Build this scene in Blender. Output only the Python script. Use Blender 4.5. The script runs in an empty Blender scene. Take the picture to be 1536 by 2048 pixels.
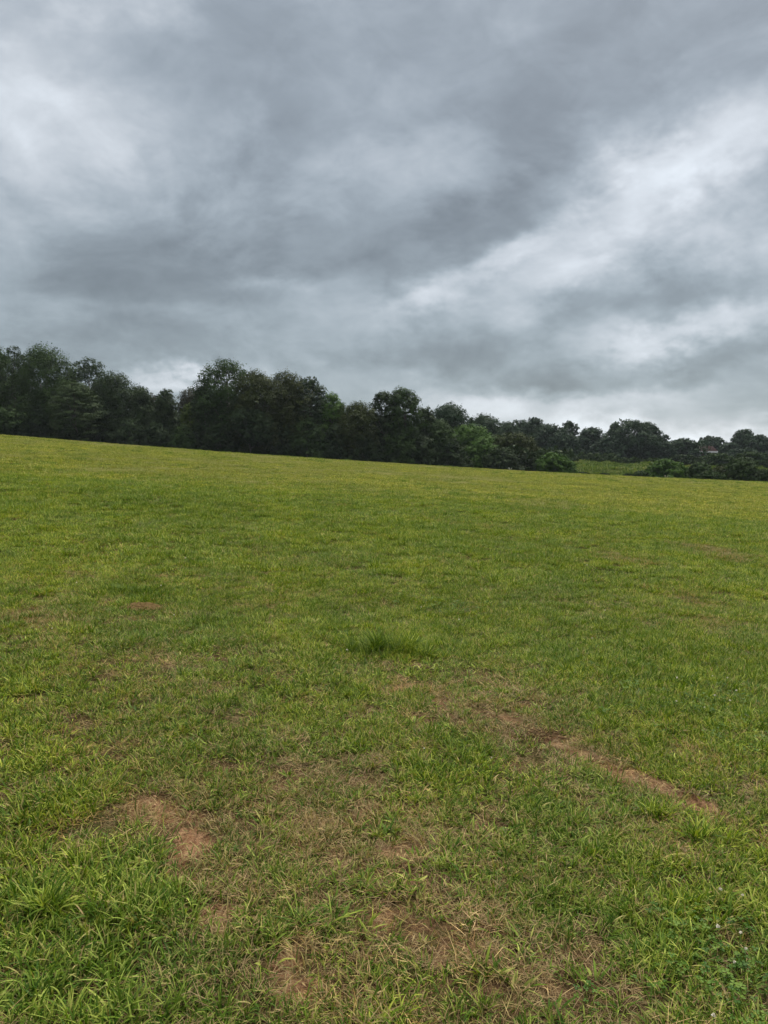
import bpy, math, random
import numpy as np
from mathutils import Vector, Matrix

S = bpy.context.scene
C = S.collection
PI = math.pi

# ------------------------------------------------------------------ camera
EYE = 1.6
FPX = 1479.0                        # focal length in photo pixels (1536 x 2048)
HORIZ = 930.0                       # eye level row
PITCH = math.atan((1024 - HORIZ) / FPX)
cam_d = bpy.data.cameras.new("camera"); cam = bpy.data.objects.new("camera", cam_d); C.objects.link(cam)
cam_d.sensor_fit = 'VERTICAL'; cam_d.sensor_height = 36.0; cam_d.lens = 36.0 * FPX / 2048
cam_d.clip_start = 0.05; cam_d.clip_end = 6000
cam.location = (0, 0, EYE)
cam.rotation_euler = (PI / 2 - PITCH, 0, 0)
S.camera = cam
S.view_settings.view_transform = 'Standard'
S.view_settings.look = 'None'
S.view_settings.exposure = 1.8
S.view_settings.gamma = 1.0
try:
    S.view_settings.use_curve_mapping = False
except Exception:
    pass

def ray(u, v):
    x = (u - 768) / FPX; y = (1024 - v) / FPX
    cp, sp = math.cos(PITCH), math.sin(PITCH)
    return np.array([x, cp + y * sp, -sp + y * cp])

def at(u, v, Y):
    """world point on the sight line of a photo pixel at depth Y"""
    d = ray(u, v); return np.array([0, 0, EYE]) + d * (Y / d[1])

# ------------------------------------------------------------------ node helpers
class NT:
    def __init__(self, tree):
        self.t = tree; self.t.nodes.clear()
    def n(self, typ, **kw):
        nd = self.t.nodes.new(typ)
        ins = kw.pop('ins', {})
        for k, v in kw.items(): setattr(nd, k, v)
        for k, v in ins.items():
            s = nd.inputs[k]
            if hasattr(v, 'links') or isinstance(v, bpy.types.NodeSocket): self.t.links.new(v, s)
            else: s.default_value = v
        return nd
    def math(self, op, a, b=None, c=None, clamp=False):
        nd = self.t.nodes.new('ShaderNodeMath'); nd.operation = op; nd.use_clamp = clamp
        for i, v in enumerate((a, b, c)):
            if v is None: continue
            if isinstance(v, bpy.types.NodeSocket): self.t.links.new(v, nd.inputs[i])
            else: nd.inputs[i].default_value = v
        return nd.outputs[0]
    def vmath(self, op, a, b=None, out=0):
        nd = self.t.nodes.new('ShaderNodeVectorMath'); nd.operation = op
        for i, v in enumerate((a, b)):
            if v is None: continue
            if isinstance(v, bpy.types.NodeSocket): self.t.links.new(v, nd.inputs[i])
            else: nd.inputs[i].default_value = v
        return nd.outputs[out]
    def mix(self, f, a, b, blend='MIX'):
        nd = self.t.nodes.new('ShaderNodeMix'); nd.data_type = 'RGBA'; nd.blend_type = blend
        for i, v in ((0, f), (6, a), (7, b)):
            if isinstance(v, bpy.types.NodeSocket): self.t.links.new(v, nd.inputs[i])
            elif i == 0: nd.inputs[0].default_value = v
            else: nd.inputs[i].default_value = (*v, 1) if len(v) == 3 else v
        return nd.outputs[2]
    def noise(self, vec, scale, detail=3, rough=0.5, out=0, **kw):
        nd = self.t.nodes.new('ShaderNodeTexNoise')
        nd.inputs['Scale'].default_value = scale; nd.inputs['Detail'].default_value = detail
        nd.inputs['Roughness'].default_value = rough
        for k, v in kw.items(): nd.inputs[k].default_value = v
        if vec is not None: self.t.links.new(vec, nd.inputs['Vector'])
        return nd.outputs[out]
    def ramp(self, f, lo, hi, a=0.0, b=1.0):
        nd = self.t.nodes.new('ShaderNodeMapRange'); nd.interpolation_type = 'SMOOTHSTEP'
        for i, v in enumerate((f, lo, hi, a, b)):
            if isinstance(v, bpy.types.NodeSocket): self.t.links.new(v, nd.inputs[i])
            else: nd.inputs[i].default_value = v
        return nd.outputs[0]
    def link(self, a, b): self.t.links.new(a, b)

# ------------------------------------------------------------------ sky and sun
SUN_EL, SUN_AZ = math.radians(52), math.radians(30)      # azimuth from +Y towards +X
world = bpy.data.worlds.new("World"); S.world = world; world.use_nodes = True
w = NT(world.node_tree)
tc = w.n('ShaderNodeTexCoord')
dirv = tc.outputs['Generated']
sep = w.n('ShaderNodeSeparateXYZ', ins={0: dirv})
X, Yv, Z = sep.outputs
az = w.math('ARCTAN2', X, Yv)
el = w.math('ARCSINE', Z)
ae = w.n('ShaderNodeCombineXYZ', ins={0: az, 1: el, 2: 0.0}).outputs[0]
# cloud layer coordinates (a flat deck seen from below)
zz = w.math('ADD', w.math('MAXIMUM', Z, 0.0), 0.40)
deck = w.n('ShaderNodeCombineXYZ', ins={0: w.math('DIVIDE', X, zz), 1: w.math('DIVIDE', Yv, zz), 2: 0.0}).outputs[0]
rotd = w.n('ShaderNodeMapping', ins={'Vector': deck, 'Rotation': (0, 0, math.radians(-35)), 'Scale': (0.8, 1.5, 1)}).outputs[0]
bill = w.n('ShaderNodeMapping', ins={'Vector': dirv, 'Rotation': (0, math.radians(20), 0), 'Scale': (1.0, 1.0, 1.7)}).outputs[0]
warp = w.vmath('SUBTRACT', w.noise(bill, 3.4, 5, 0.6, out=1), (0.5, 0.5, 0.5))
aew = w.vmath('ADD', ae, w.vmath('MULTIPLY', warp, (0.24, 0.17, 0.0)))
warp2 = w.vmath('SUBTRACT', w.noise(bill, 13.0, 5, 0.65, out=1), (0.5, 0.5, 0.5))
aew = w.vmath('ADD', aew, w.vmath('MULTIPLY', warp2, (0.07, 0.05, 0.0)))
def ang(u, v):
    d = ray(u, v); d = d / np.linalg.norm(d)
    return math.atan2(d[0], d[1]), math.asin(d[2])
K = 1 / 1479.0
CLOUDS = [  # centre, half sizes, tilt, brightness step (photo grey levels)
 (60,270,190,130,0,26),(270,310,200,60,-10,22),(60,70,170,120,0,16),(760,240,190,110,5,13),(850,360,90,40,30,18),
 (430,500,380,120,5,-34),(800,470,250,120,15,-26),(1050,300,220,130,30,-18),(500,230,120,90,0,-12),
 (1250,110,230,120,0,-4),(1340,350,170,60,28,46),(1250,430,120,40,24,14),(1000,525,130,24,28,42),(850,625,80,26,20,34),(1180,480,240,60,22,20),
 (1500,490,120,55,0,30),(1536,400,60,50,0,-30),(1500,270,120,50,20,26),(1380,575,260,45,8,-30),(1120,645,200,32,15,-20),
 (1450,655,150,26,8,52),(1300,735,280,26,5,-30),(900,735,260,38,0,-26),(600,590,100,16,0,22),(340,652,210,18,0,14),
 (340,765,110,16,0,60),(150,690,250,45,0,-20),(1200,785,260,20,5,26),(1450,862,260,24,0,85),(1150,838,260,26,0,46),
 (700,780,140,28,0,16),(980,800,160,24,0,24),(980,40,120,70,0,10),(1150,560,120,40,20,20),(100,560,220,60,0,-14)]
acc = None
for (u, v, ru, rv, rot, amp) in CLOUDS:
    a, e = ang(u, v)
    m = w.n('ShaderNodeMapping', vector_type='TEXTURE', ins={'Vector': aew, 'Location': (a, e, 0),
            'Rotation': (0, 0, math.radians(rot)), 'Scale': (ru * K * 1.05, rv * K * 1.1, 1)}).outputs[0]
    g = w.math('EXPONENT', w.math('MULTIPLY', w.vmath('DOT_PRODUCT', m, m, out=1), -1.0))
    acc = w.math('MULTIPLY_ADD', g, amp * (0.95 if amp > 0 else 0.85) / 255.0, 169 / 255.0 if acc is None else acc)
n3r = w.noise(bill, 4.2, 9, 0.56, Distortion=.35)
n3 = w.math('MULTIPLY_ADD', w.ramp(n3r, .43, .60), .45, w.math('MULTIPLY_ADD', n3r, .6, -.525))
n4 = w.math('SUBTRACT', w.noise(bill, 11.0, 8, 0.64, Distortion=.5), 0.5)
n1 = w.math('SUBTRACT', w.noise(rotd, 2.6, 8, 0.58), 0.5)
n2 = w.math('SUBTRACT', w.noise(rotd, 9.0, 6, 0.6), 0.5)
lum = w.math('MULTIPLY_ADD', n1, 0.04, acc)
lum = w.math('MULTIPLY_ADD', n3, 0.17, lum)
lum = w.math('MULTIPLY_ADD', n4, 0.19, lum)
lobes = w.math('ABSOLUTE', w.math('SUBTRACT', w.noise(bill, 7.5, 6, 0.55, Distortion=.6), 0.5))      # cauliflower lobes
lum = w.math('MULTIPLY_ADD', w.math('SUBTRACT', 0.09, lobes), 0.16, lum)
lum = w.math('MULTIPLY_ADD', n2, 0.03, lum)
# overcast sky is far brighter overhead than near the horizon (all above the picture)
lin = w.math('POWER', w.math('MAXIMUM', lum, 0.02), 2.2)
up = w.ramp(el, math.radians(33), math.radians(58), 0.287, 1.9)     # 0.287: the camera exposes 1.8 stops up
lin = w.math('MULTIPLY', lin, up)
tint = w.mix(w.ramp(el, 0.05, 0.5), (0.85, 1.0, 1.085), (0.87, 1.0, 1.125))
tint = w.mix(w.ramp(lum, 0.60, 0.85), tint, (0.93, 1.0, 1.07))
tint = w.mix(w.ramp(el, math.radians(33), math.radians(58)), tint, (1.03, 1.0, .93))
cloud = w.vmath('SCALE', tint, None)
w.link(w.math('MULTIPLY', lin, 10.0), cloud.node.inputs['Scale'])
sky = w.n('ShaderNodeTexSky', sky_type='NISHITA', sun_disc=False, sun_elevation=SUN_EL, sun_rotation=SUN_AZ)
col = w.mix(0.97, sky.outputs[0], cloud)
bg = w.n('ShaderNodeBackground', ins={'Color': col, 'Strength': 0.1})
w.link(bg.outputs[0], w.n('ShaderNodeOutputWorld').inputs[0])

sl = bpy.data.lights.new("sun", 'SUN'); sun = bpy.data.objects.new("sun", sl); C.objects.link(sun)
sl.energy = 1.5; sl.angle = math.radians(11); sl.color = (1.0, 0.95, 0.86)
sd = Vector((math.sin(SUN_AZ) * math.cos(SUN_EL), math.cos(SUN_AZ) * math.cos(SUN_EL), math.sin(SUN_EL)))
sun.rotation_euler = sd.to_track_quat('Z', 'Y').to_euler()
sun.location = sd * 100

# ------------------------------------------------------------------ tags and mesh helpers
def tag(o, label=None, cat=None, group=None, kind=None):
    if label: o['label'] = label
    if cat: o['category'] = cat
    if group: o['group'] = group
    if kind: o['kind'] = kind
    return o
def empty(name, loc, rz=0):
    o = bpy.data.objects.new(name, None); C.objects.link(o)
    o.location = loc; o.rotation_euler = (0, 0, rz); o.empty_display_size = 0.1
    return o
def mesh_np(name, verts, loops, sizes, mats=(), attrs=None, smooth=False, mat_idx=None, link=True, parent=None):
    """verts (n,3), loops flat vertex indices, sizes per face"""
    me = bpy.data.meshes.new(name)
    verts = np.asarray(verts, np.float32); loops = np.asarray(loops, np.int32); sizes = np.asarray(sizes, np.int32)
    me.vertices.add(len(verts)); me.vertices.foreach_set('co', verts.ravel())
    me.loops.add(len(loops)); me.loops.foreach_set('vertex_index', loops)
    me.polygons.add(len(sizes))
    me.polygons.foreach_set('loop_start', np.concatenate([[0], np.cumsum(sizes)[:-1]]).astype(np.int32))
    for m in mats: me.materials.append(m)
    if mat_idx is not None: me.polygons.foreach_set('material_index', np.asarray(mat_idx, np.int32))
    me.update(calc_edges=True)
    if smooth: me.polygons.foreach_set('use_smooth', np.ones(len(sizes), bool))
    for k, a in (attrs or {}).items():
        a = np.asarray(a, np.float32)
        at_ = me.attributes.new(k, 'FLOAT' if a.ndim == 1 else 'FLOAT_COLOR', 'POINT')
        at_.data.foreach_set('value' if a.ndim == 1 else 'color', a.ravel())
    o = bpy.data.objects.new(name, me)
    if link: C.objects.link(o)
    if parent: o.parent = parent
    return o

def _hash(i, j, s):
    n = (i.astype(np.int64) * 374761393 + j.astype(np.int64) * 668265263 + s * 1274126177) & 0x7fffffff
    n = ((n ^ (n >> 13)) * 1274126177) & 0x7fffffff
    return ((n ^ (n >> 16)) & 0xffff) / 65535.0
def vnoise(x, y, s=0):
    x = np.asarray(x, float); y = np.asarray(y, float)
    i = np.floor(x); j = np.floor(y); fx = x - i; fy = y - j
    fx = fx * fx * (3 - 2 * fx); fy = fy * fy * (3 - 2 * fy)
    i = i.astype(int); j = j.astype(int)
    a = _hash(i, j, s); b = _hash(i + 1, j, s); c = _hash(i, j + 1, s); d = _hash(i + 1, j + 1, s)
    return (a * (1 - fx) + b * fx) * (1 - fy) + (c * (1 - fx) + d * fx) * fy
def fbm(x, y, s=0, o=4):
    r = 0; a = 0.5; t = 0
    for k in range(o):
        r = r + a * vnoise(x * 2 ** k + 17.3 * k, y * 2 ** k - 9.1 * k, s + k); t += a; a *= 0.5
    return r / t
def sstep(x, a, b):
    t = np.clip((x - a) / (b - a), 0, 1); return t * t * (3 - 2 * t)

# ------------------------------------------------------------------ terrain
def H(x, y):
    x = np.asarray(x, float); y = np.asarray(y, float)
    xc = np.clip(x, -75, 75)
    ff = -0.062 * xc - 0.02 * (x - xc) + 0.0195 * y + 0.00024 * xc * xc - 0.5 * 0.0018 * np.maximum(y - 80, 0) ** 2 + 0.09 * sstep(y, 40, 90)
    yy = np.minimum(y, 300)
    far = 0.2 + 0.047 * (yy - 150) - 0.032 * 60 * np.tanh((x - 44) / 60) - 0.02 * np.maximum(y - 300, 0) * 0.5
    t = sstep(y, 108, 150)
    h = ff * (1 - t) + far * t
    h = h + (fbm(x / 9, y / 9, 5, 3) - 0.5) * 0.22 * sstep(y, 4, 25) * (1 - 0.75 * sstep(y, 60, 85) * (1 - t))
    h = h + (fbm(x / 1.3, y / 1.3, 8, 3) - 0.5) * 0.07 * (1 - sstep(y, 30, 60))
    return h
H00 = float(H(0, 0))
_H = H
def H(x, y): return _H(x, y) - H00

def hit(u, v):
    """where the sight line of a photo pixel meets the field"""
    d = ray(u, v); t = 1.0
    while t < 400:
        p = np.array([0, 0, EYE]) + d * t
        if p[2] <= H(p[0], p[1]): break
        t *= 1.004
    return p

# patches of the field, found where they lie on the ground: (u, v, half width, half height in px, strength)
def patches(lst):
    out = []
    for (u, v, ru, rv, s) in lst:
        p = hit(u, v); q = hit(u + ru, v); a = hit(u, v - rv); b = hit(u, v + rv)
        out.append((p[0], p[1], abs(q[0] - p[0]), abs(a[1] - b[1]) / 2, s))
    return out
SOIL = patches([(340,1620,95,28,1),(375,1700,40,40,1.0),(400,1745,35,25,1),(455,1825,45,25,1.1),(580,1868,30,40,1.1),(610,1955,50,30,.9),
    (800,1690,55,20,.8),(655,1640,60,14,.6),(950,1665,40,18,1.0),(700,1720,60,25,.6),(830,1372,30,7,.9),(1060,1400,50,14,.35),(1085,1462,30,8,.5),
    (1290,1240,30,6,.4),(560,1250,25,6,.7),(1220,1365,15,5,.7),(270,1218,34,7,1.7),(1510,1690,50,14,.8),(1340,1720,40,20,.5),
    (1150,1740,30,15,.4),(1120,1485,30,8,.4),(60,1255,50,8,.5),(1000,1870,60,25,.3),(880,1900,40,20,.35),(1080,1960,40,15,.4),
    (1120,2030,40,15,.5),(770,1860,40,30,.5),(820,1760,60,20,.5),(170,1600,40,10,.3),(330,1360,60,8,.35),(270,1240,30,6,.5)])
def seg(u0, v0, u1, v1, wd, s):
    a = hit(u0, v0); b = hit(u1, v1); return (a[0], a[1], b[0], b[1], wd, s)
RUTS = [seg(1165,1514,1240,1547,.085,2.2), seg(1240,1547,1405,1620,.085,2.2), seg(1400,1625,1560,1690,.09,.5), seg(1290,1640,1400,1665,.05,.7),
        seg(1040,1440,1165,1510,.10,.45), seg(860,1395,1040,1440,.08,.4), seg(1200,1650,1290,1650,.05,.6)]
DRY = patches([(560,1640,330,110,.7),(1050,1430,170,60,.6),(820,1690,200,90,.6),(760,1900,420,140,.5),(1240,1115,45,14,1.0),(1440,1110,40,14,1.0),
    (1360,1195,50,14,.8),(1430,1250,70,9,.7),(250,1480,160,40,.45),(90,1240,120,20,.6),(330,1560,120,30,.6),(440,1300,120,25,.4),(330,1375,130,20,.5),
    (150,1690,150,60,.3),(1480,1560,110,50,.35),(850,1380,100,14,.5),(560,1210,50,14,.5),(1050,1060,120,12,.35),(640,1120,200,20,.25),(1330,1690,120,40,.5),
    (985,1057,40,6,.6)])
LUSH = patches([(180,1830,190,110,1.0),(120,2000,180,80,.8),(1400,1370,230,100,1.0),(930,1570,130,80,.9),(1150,1690,200,80,.8),(1440,1840,170,110,1.1),
    (60,1400,90,60,.3),(620,1370,140,50,.5),(250,1185,80,14,.8),(780,1290,95,22,.7),(840,1055,60,7,.6),(1300,1440,160,50,.8),(560,1330,90,40,.5),
    (410,1115,50,10,.7),(1380,1130,100,10,.6),(80,1620,60,40,.5),(700,1480,140,40,.4),(350,1500,80,30,.3)])
CLOVER = patches([(1490,1990,90,60,1.4),(1400,1880,70,30,.9),(1250,1990,60,40,.4),(880,1215,40,8,.6),(1300,1170,60,6,.6),(450,1960,60,30,.35),(1370,1400,120,40,.35)])
def blobs(x, y, lst, p=1.0):
    r = np.zeros_like(x)
    for (cx, cy, rx, ry, s) in lst:
        d = ((x - cx) / (rx * 1.25)) ** 2 + ((y - cy) / (ry * 1.25)) ** 2
        r = np.maximum(r, s * np.exp(-d ** 1.3 * 1.0))
    return r
def field(x, y):
    """soil, dry, lush, clover amounts at ground points"""
    wx = x + (fbm(x * 3.5, y * 3.5, 21, 3) - .5) * .42 * np.clip(y / 4, .5, 3); wy = y + (fbm(x * 3.5, y * 3.5, 22, 3) - .5) * .42 * np.clip(y / 4, .5, 3)
    nf = fbm(x * 7, y * 7, 31, 3)
    rag = 0.2 + 1.5 * nf * (.5 + fbm(x * 22, y * 22, 33, 2))
    soil = blobs(wx, wy, SOIL) * rag
    for (ax, ay, bx, by, wd, s) in RUTS:
        L2 = (bx - ax) ** 2 + (by - ay) ** 2
        wx2 = x + (wx - x) * .3; wy2 = y + (wy - y) * .3
        t = np.clip(((wx2 - ax) * (bx - ax) + (wy2 - ay) * (by - ay)) / L2, 0, 1)
        d = np.hypot(wx2 - ax - t * (bx - ax), wy2 - ay - t * (by - ay))
        soil = np.maximum(soil, s * np.exp(-(d / wd) ** 2) * (.25 + .75 * rag))
    soil = soil + np.clip(fbm(x * 2.3, y * 2.3, 41, 4) - .60, 0, 1) * 1.8 * (1 - sstep(y, 7, 14))
    soil = np.clip(soil, 0, 1.3)
    lush = blobs(wx, wy, LUSH)
    dry = .8 * blobs(wx, wy, DRY) + (fbm(x / 1.1, y / 1.1, 51, 3) - .55) * .8
    lush = np.clip(lush + (fbm(x / .8, y / .8, 61, 3) - .5) * .9, 0, 1.2)
    dry = np.clip(dry - .35 * lush, 0, 1)
    return np.clip(soil - .25 * lush, 0, 1.2), dry, lush, np.clip(blobs(wx, wy, CLOVER), 0, 1.4)

def axis(lo, hi, c, k, n):
    a = math.asinh((lo - c) / k); b = math.asinh((hi - c) / k)
    return c + k * np.sinh(np.linspace(a, b, n))
gx = axis(-1500, 1500, 0, 1.6, 560); gy = axis(-40, 2500, 2.8, 1.6, 560)
GX, GY = np.meshgrid(gx, gy); fx = GX.ravel(); fy = GY.ravel()
gz = H(fx, fy)
gsoil, gdry, glush, gclov = field(fx, fy)
near = 1 - sstep(fy, 10, 16)
gz = gz + near * ((fbm(fx * 9, fy * 9, 71, 3) - .5) * .022 - 0.012 * np.clip(gsoil, 0, 1))
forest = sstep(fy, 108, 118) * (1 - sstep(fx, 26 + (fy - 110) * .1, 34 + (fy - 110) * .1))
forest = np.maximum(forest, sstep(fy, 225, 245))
n, m_ = len(gy), len(gx)
idx = np.arange(n * m_).reshape(n, m_)
q = np.stack([idx[:-1, :-1], idx[:-1, 1:], idx[1:, 1:], idx[1:, :-1]], -1).reshape(-1, 4)

gm = bpy.data.materials.new("field_ground"); gm.use_nodes = True; g = NT(gm.node_tree)
geo = g.n('ShaderNodeNewGeometry'); pos = geo.outputs['Position']
msk = g.n('ShaderNodeAttribute', attribute_name='mask'); ms = g.n('ShaderNodeSeparateColor', ins={0: msk.outputs['Color']}).outputs
grit = g.noise(pos, 260, 3, .7); fine = g.noise(pos, 90, 5, .65); mid = g.noise(pos, 14, 4, .6); big = g.noise(pos, 1.3, 3, .5)
soilc = g.mix(g.ramp(mid, .35, .68), (.17, .085, .043), (.34, .20, .115))
soilc = g.mix(g.ramp(fine, .45, .75), soilc, (.10, .055, .03))
soilc = g.mix(g.ramp(grit, .55, .72), soilc, (.34, .22, .13)); soilc = g.mix(g.ramp(grit, .44, .32), soilc, (.06, .035, .02))
straw = g.mix(g.ramp(fine, .4, .62), (.030, .024, .010), (.11, .078, .036))  # dead thatch, darkened to paint the shade between blades
straw = g.mix(g.math('MULTIPLY', g.ramp(big, .4, .65), g.ramp(g.noise(pos, 60, 4, .7), .42, .6)), straw, (.055, .065, .02))
straw = g.mix(g.math('MULTIPLY', g.ramp(ms[2], .05, .5), g.ramp(mid, .38, .6)), straw, g.mix(g.ramp(grit, .4, .65), (.075, .04, .022), (.19, .115, .065)))
c = g.mix(g.ramp(g.math('ADD', ms[0], g.math('MULTIPLY', g.math('SUBTRACT', fine, .5), .35)), .30, .62), straw, soilc)
farc = g.mix(g.noise(pos, .35, 4, .6), (.035, .06, .010), (.08, .11, .02))
dist = g.n('ShaderNodeSeparateXYZ', ins={0: pos}).outputs[1]
c = g.mix(g.ramp(dist, 9, 22), c, farc)
mead = g.mix(g.ramp(g.noise(pos, .45, 5, .7), .38, .62), (.03, .06, .012), (.07, .105, .022))
c = g.mix(g.ramp(dist, 104, 120), c, mead)
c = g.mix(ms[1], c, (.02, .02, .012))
bp = g.n('ShaderNodeBump', ins={'Height': g.math('ADD', g.math('MULTIPLY_ADD', grit, .5, fine), mid), 'Strength': 1.0, 'Distance': .018})
pb = g.n('ShaderNodeBsdfPrincipled', ins={'Base Color': c, 'Roughness': .95, 'Normal': bp.outputs[0], 'Specular IOR Level': 0.0})
g.link(pb.outputs[0], g.n('ShaderNodeOutputMaterial').inputs[0])
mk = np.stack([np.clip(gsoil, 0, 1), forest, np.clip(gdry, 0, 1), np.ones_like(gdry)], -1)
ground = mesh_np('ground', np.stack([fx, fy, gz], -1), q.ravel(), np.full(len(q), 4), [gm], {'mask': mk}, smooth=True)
tag(ground, 'sloping grass field with thin red clay patches', 'field', kind='structure')

# ------------------------------------------------------------------ grass
def grass_mat(name, cols, dryc, rough=.6, transl=.25, basec=(.035, .04, .012), spec=.12):
    m = bpy.data.materials.new(name); m.use_nodes = True; t = NT(m.node_tree)
    tone = t.n('ShaderNodeAttribute', attribute_name='tone').outputs['Fac']
    along = t.n('ShaderNodeAttribute', attribute_name='along').outputs['Fac']
    ti = t.n('ShaderNodeAttribute', attribute_name='tint', attribute_type='INSTANCER').outputs['Fac']
    pos = t.n('ShaderNodeNewGeometry').outputs['Position']
    c = t.mix(t.ramp(tone, .0, .55), cols[0], cols[1])
    c = t.mix(t.ramp(tone, .5, .95), c, cols[2])
    nb = t.noise(pos, .8, 4, .55)
    c = t.mix(t.ramp(nb, .38, .64), c, t.mix(1.0, c, (1.15, 1.08, .75), 'MULTIPLY'))
    c = t.mix(t.ramp(t.noise(pos, .28, 4, .6), .40, .60), t.mix(1.0, c, (.88, .88, .80), 'MULTIPLY'), t.mix(1.0, c, (1.10, 1.04, 1.0), 'MULTIPLY'))
    c = t.mix(t.ramp(t.noise(pos, 2.4, 4, .65), .42, .60), t.mix(1.0, c, (.82, .84, .78), 'MULTIPLY'), t.mix(1.0, c, (1.14, 1.06, 1.0), 'MULTIPLY'))
    dr = t.ramp(t.math('ADD', t.math('MULTIPLY', ti, .75), t.math('MULTIPLY', tone, .45)), .52, .80)
    c = t.mix(dr, c, dryc)
    c = t.mix(t.ramp(along, .0, .4, .7, 0.0), c, basec)  # brownish sheath at the foot, darkened further as painted shade between blades
    p = t.n('ShaderNodeBsdfPrincipled', ins={'Base Color': c, 'Roughness': rough, 'Specular IOR Level': spec})
    tr = t.n('ShaderNodeBsdfTranslucent', ins={'Color': t.mix(1.0, c, (1.15, 1.2, .55), 'MULTIPLY')})
    mx = t.n('ShaderNodeMixShader', ins={0: transl, 1: p.outputs[0], 2: tr.outputs[0]})
    t.link(mx.outputs[0], t.n('ShaderNodeOutputMaterial').inputs[0])
    return m
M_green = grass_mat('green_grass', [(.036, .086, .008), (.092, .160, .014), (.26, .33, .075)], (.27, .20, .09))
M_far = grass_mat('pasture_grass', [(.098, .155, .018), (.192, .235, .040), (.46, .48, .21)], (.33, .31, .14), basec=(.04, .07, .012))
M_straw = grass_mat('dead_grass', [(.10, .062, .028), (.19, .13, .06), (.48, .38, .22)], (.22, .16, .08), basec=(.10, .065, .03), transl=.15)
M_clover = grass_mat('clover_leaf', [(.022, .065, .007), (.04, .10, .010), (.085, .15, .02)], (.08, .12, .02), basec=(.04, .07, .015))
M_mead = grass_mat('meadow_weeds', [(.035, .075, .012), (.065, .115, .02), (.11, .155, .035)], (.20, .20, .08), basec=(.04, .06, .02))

def blades(rng, n, radius, lmin, lmax, wmin, wmax, lean=(.1, .8), bend=(.3, 1.4), seg=4, flat=False, square=False, outward=.5, lift=0.0):
    if square: bx = rng.uniform(-radius, radius, n); by = rng.uniform(-radius, radius, n)
    else:
        r = radius * np.sqrt(rng.uniform(0, 1, n)); a = rng.uniform(0, 2 * PI, n); bx = r * np.cos(a); by = r * np.sin(a)
    phi = rng.uniform(0, 2 * PI, n)
    if outward > 0:
        oa = np.arctan2(by, bx); sel = rng.uniform(0, 1, n) < outward; phi = np.where(sel, oa + rng.normal(0, .6, n), phi)
    L = rng.uniform(lmin, lmax, n); W = rng.uniform(wmin, wmax, n) * .5
    th = rng.uniform(*lean, n); dth = rng.uniform(*bend, n)
    px, py, pz = bx.copy(), by.copy(), np.full(n, lift) + rng.uniform(0, .004, n)
    side = phi + PI / 2 + rng.normal(0, .35, n)
    side_z = rng.normal(0, .35, n)
    sx, sy = np.cos(side), np.sin(side)
    V = []; AL = []
    wig = rng.normal(0, .25, n)
    for k in range(seg + 1):
        t = k / seg
        wd = W * (1 - t ** 2.2) * (0.7 + .6 * min(t * 3, 1) if not flat else 1)
        if k < seg:
            V += [np.stack([px - sx * wd, py - sy * wd, pz - side_z * wd], -1), np.stack([px + sx * wd, py + sy * wd, pz + side_z * wd], -1)]
            AL += [np.full(n, t)] * 2
        else:
            V.append(np.stack([px, py, pz], -1)); AL.append(np.full(n, 1.0))
        ang_ = np.minimum(th + dth * t, 1.5 if flat else 2.3)
        ph = phi + wig * t
        px = px + np.sin(ang_) * np.cos(ph) * L / seg; py = py + np.sin(ang_) * np.sin(ph) * L / seg
        pz = np.maximum(pz + np.cos(ang_) * L / seg, lift + .002)
    nv = 2 * seg + 1
    V = np.stack(V, 1); AL = np.stack(AL, 1)
    f = []; sz = []
    for k in range(seg - 1): f += [2 * k, 2 * k + 1, 2 * k + 3, 2 * k + 2]; sz.append(4)
    f += [2 * seg - 2, 2 * seg - 1, 2 * seg]; sz.append(3)
    F = (np.array(f)[None] + (np.arange(n) * nv)[:, None]).ravel()
    tone = np.repeat(rng.uniform(0, 1, n), nv)
    return V.reshape(-1, 3), F, np.tile(sz, n), tone, AL.ravel()
def merge(parts):
    Vs, Fs, Ss, Ts, As = [], [], [], [], []; o = 0
    for (v, f, s, t, a) in parts:
        Vs.append(v); Fs.append(f + o); Ss.append(s); Ts.append(t); As.append(a); o += len(v)
    return [np.concatenate(k) for k in (Vs, Fs, Ss, Ts, As)]
def src(name, parts, mats):
    mi = np.concatenate([np.full(len(p[2]), k) for k, p in enumerate(parts)]) if len(mats) > 1 else None
    v, f, s, t, a = merge(parts)
    return mesh_np(name, v, f, s, mats, {'tone': t, 'along': a}, smooth=True, mat_idx=mi, link=False)

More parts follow.
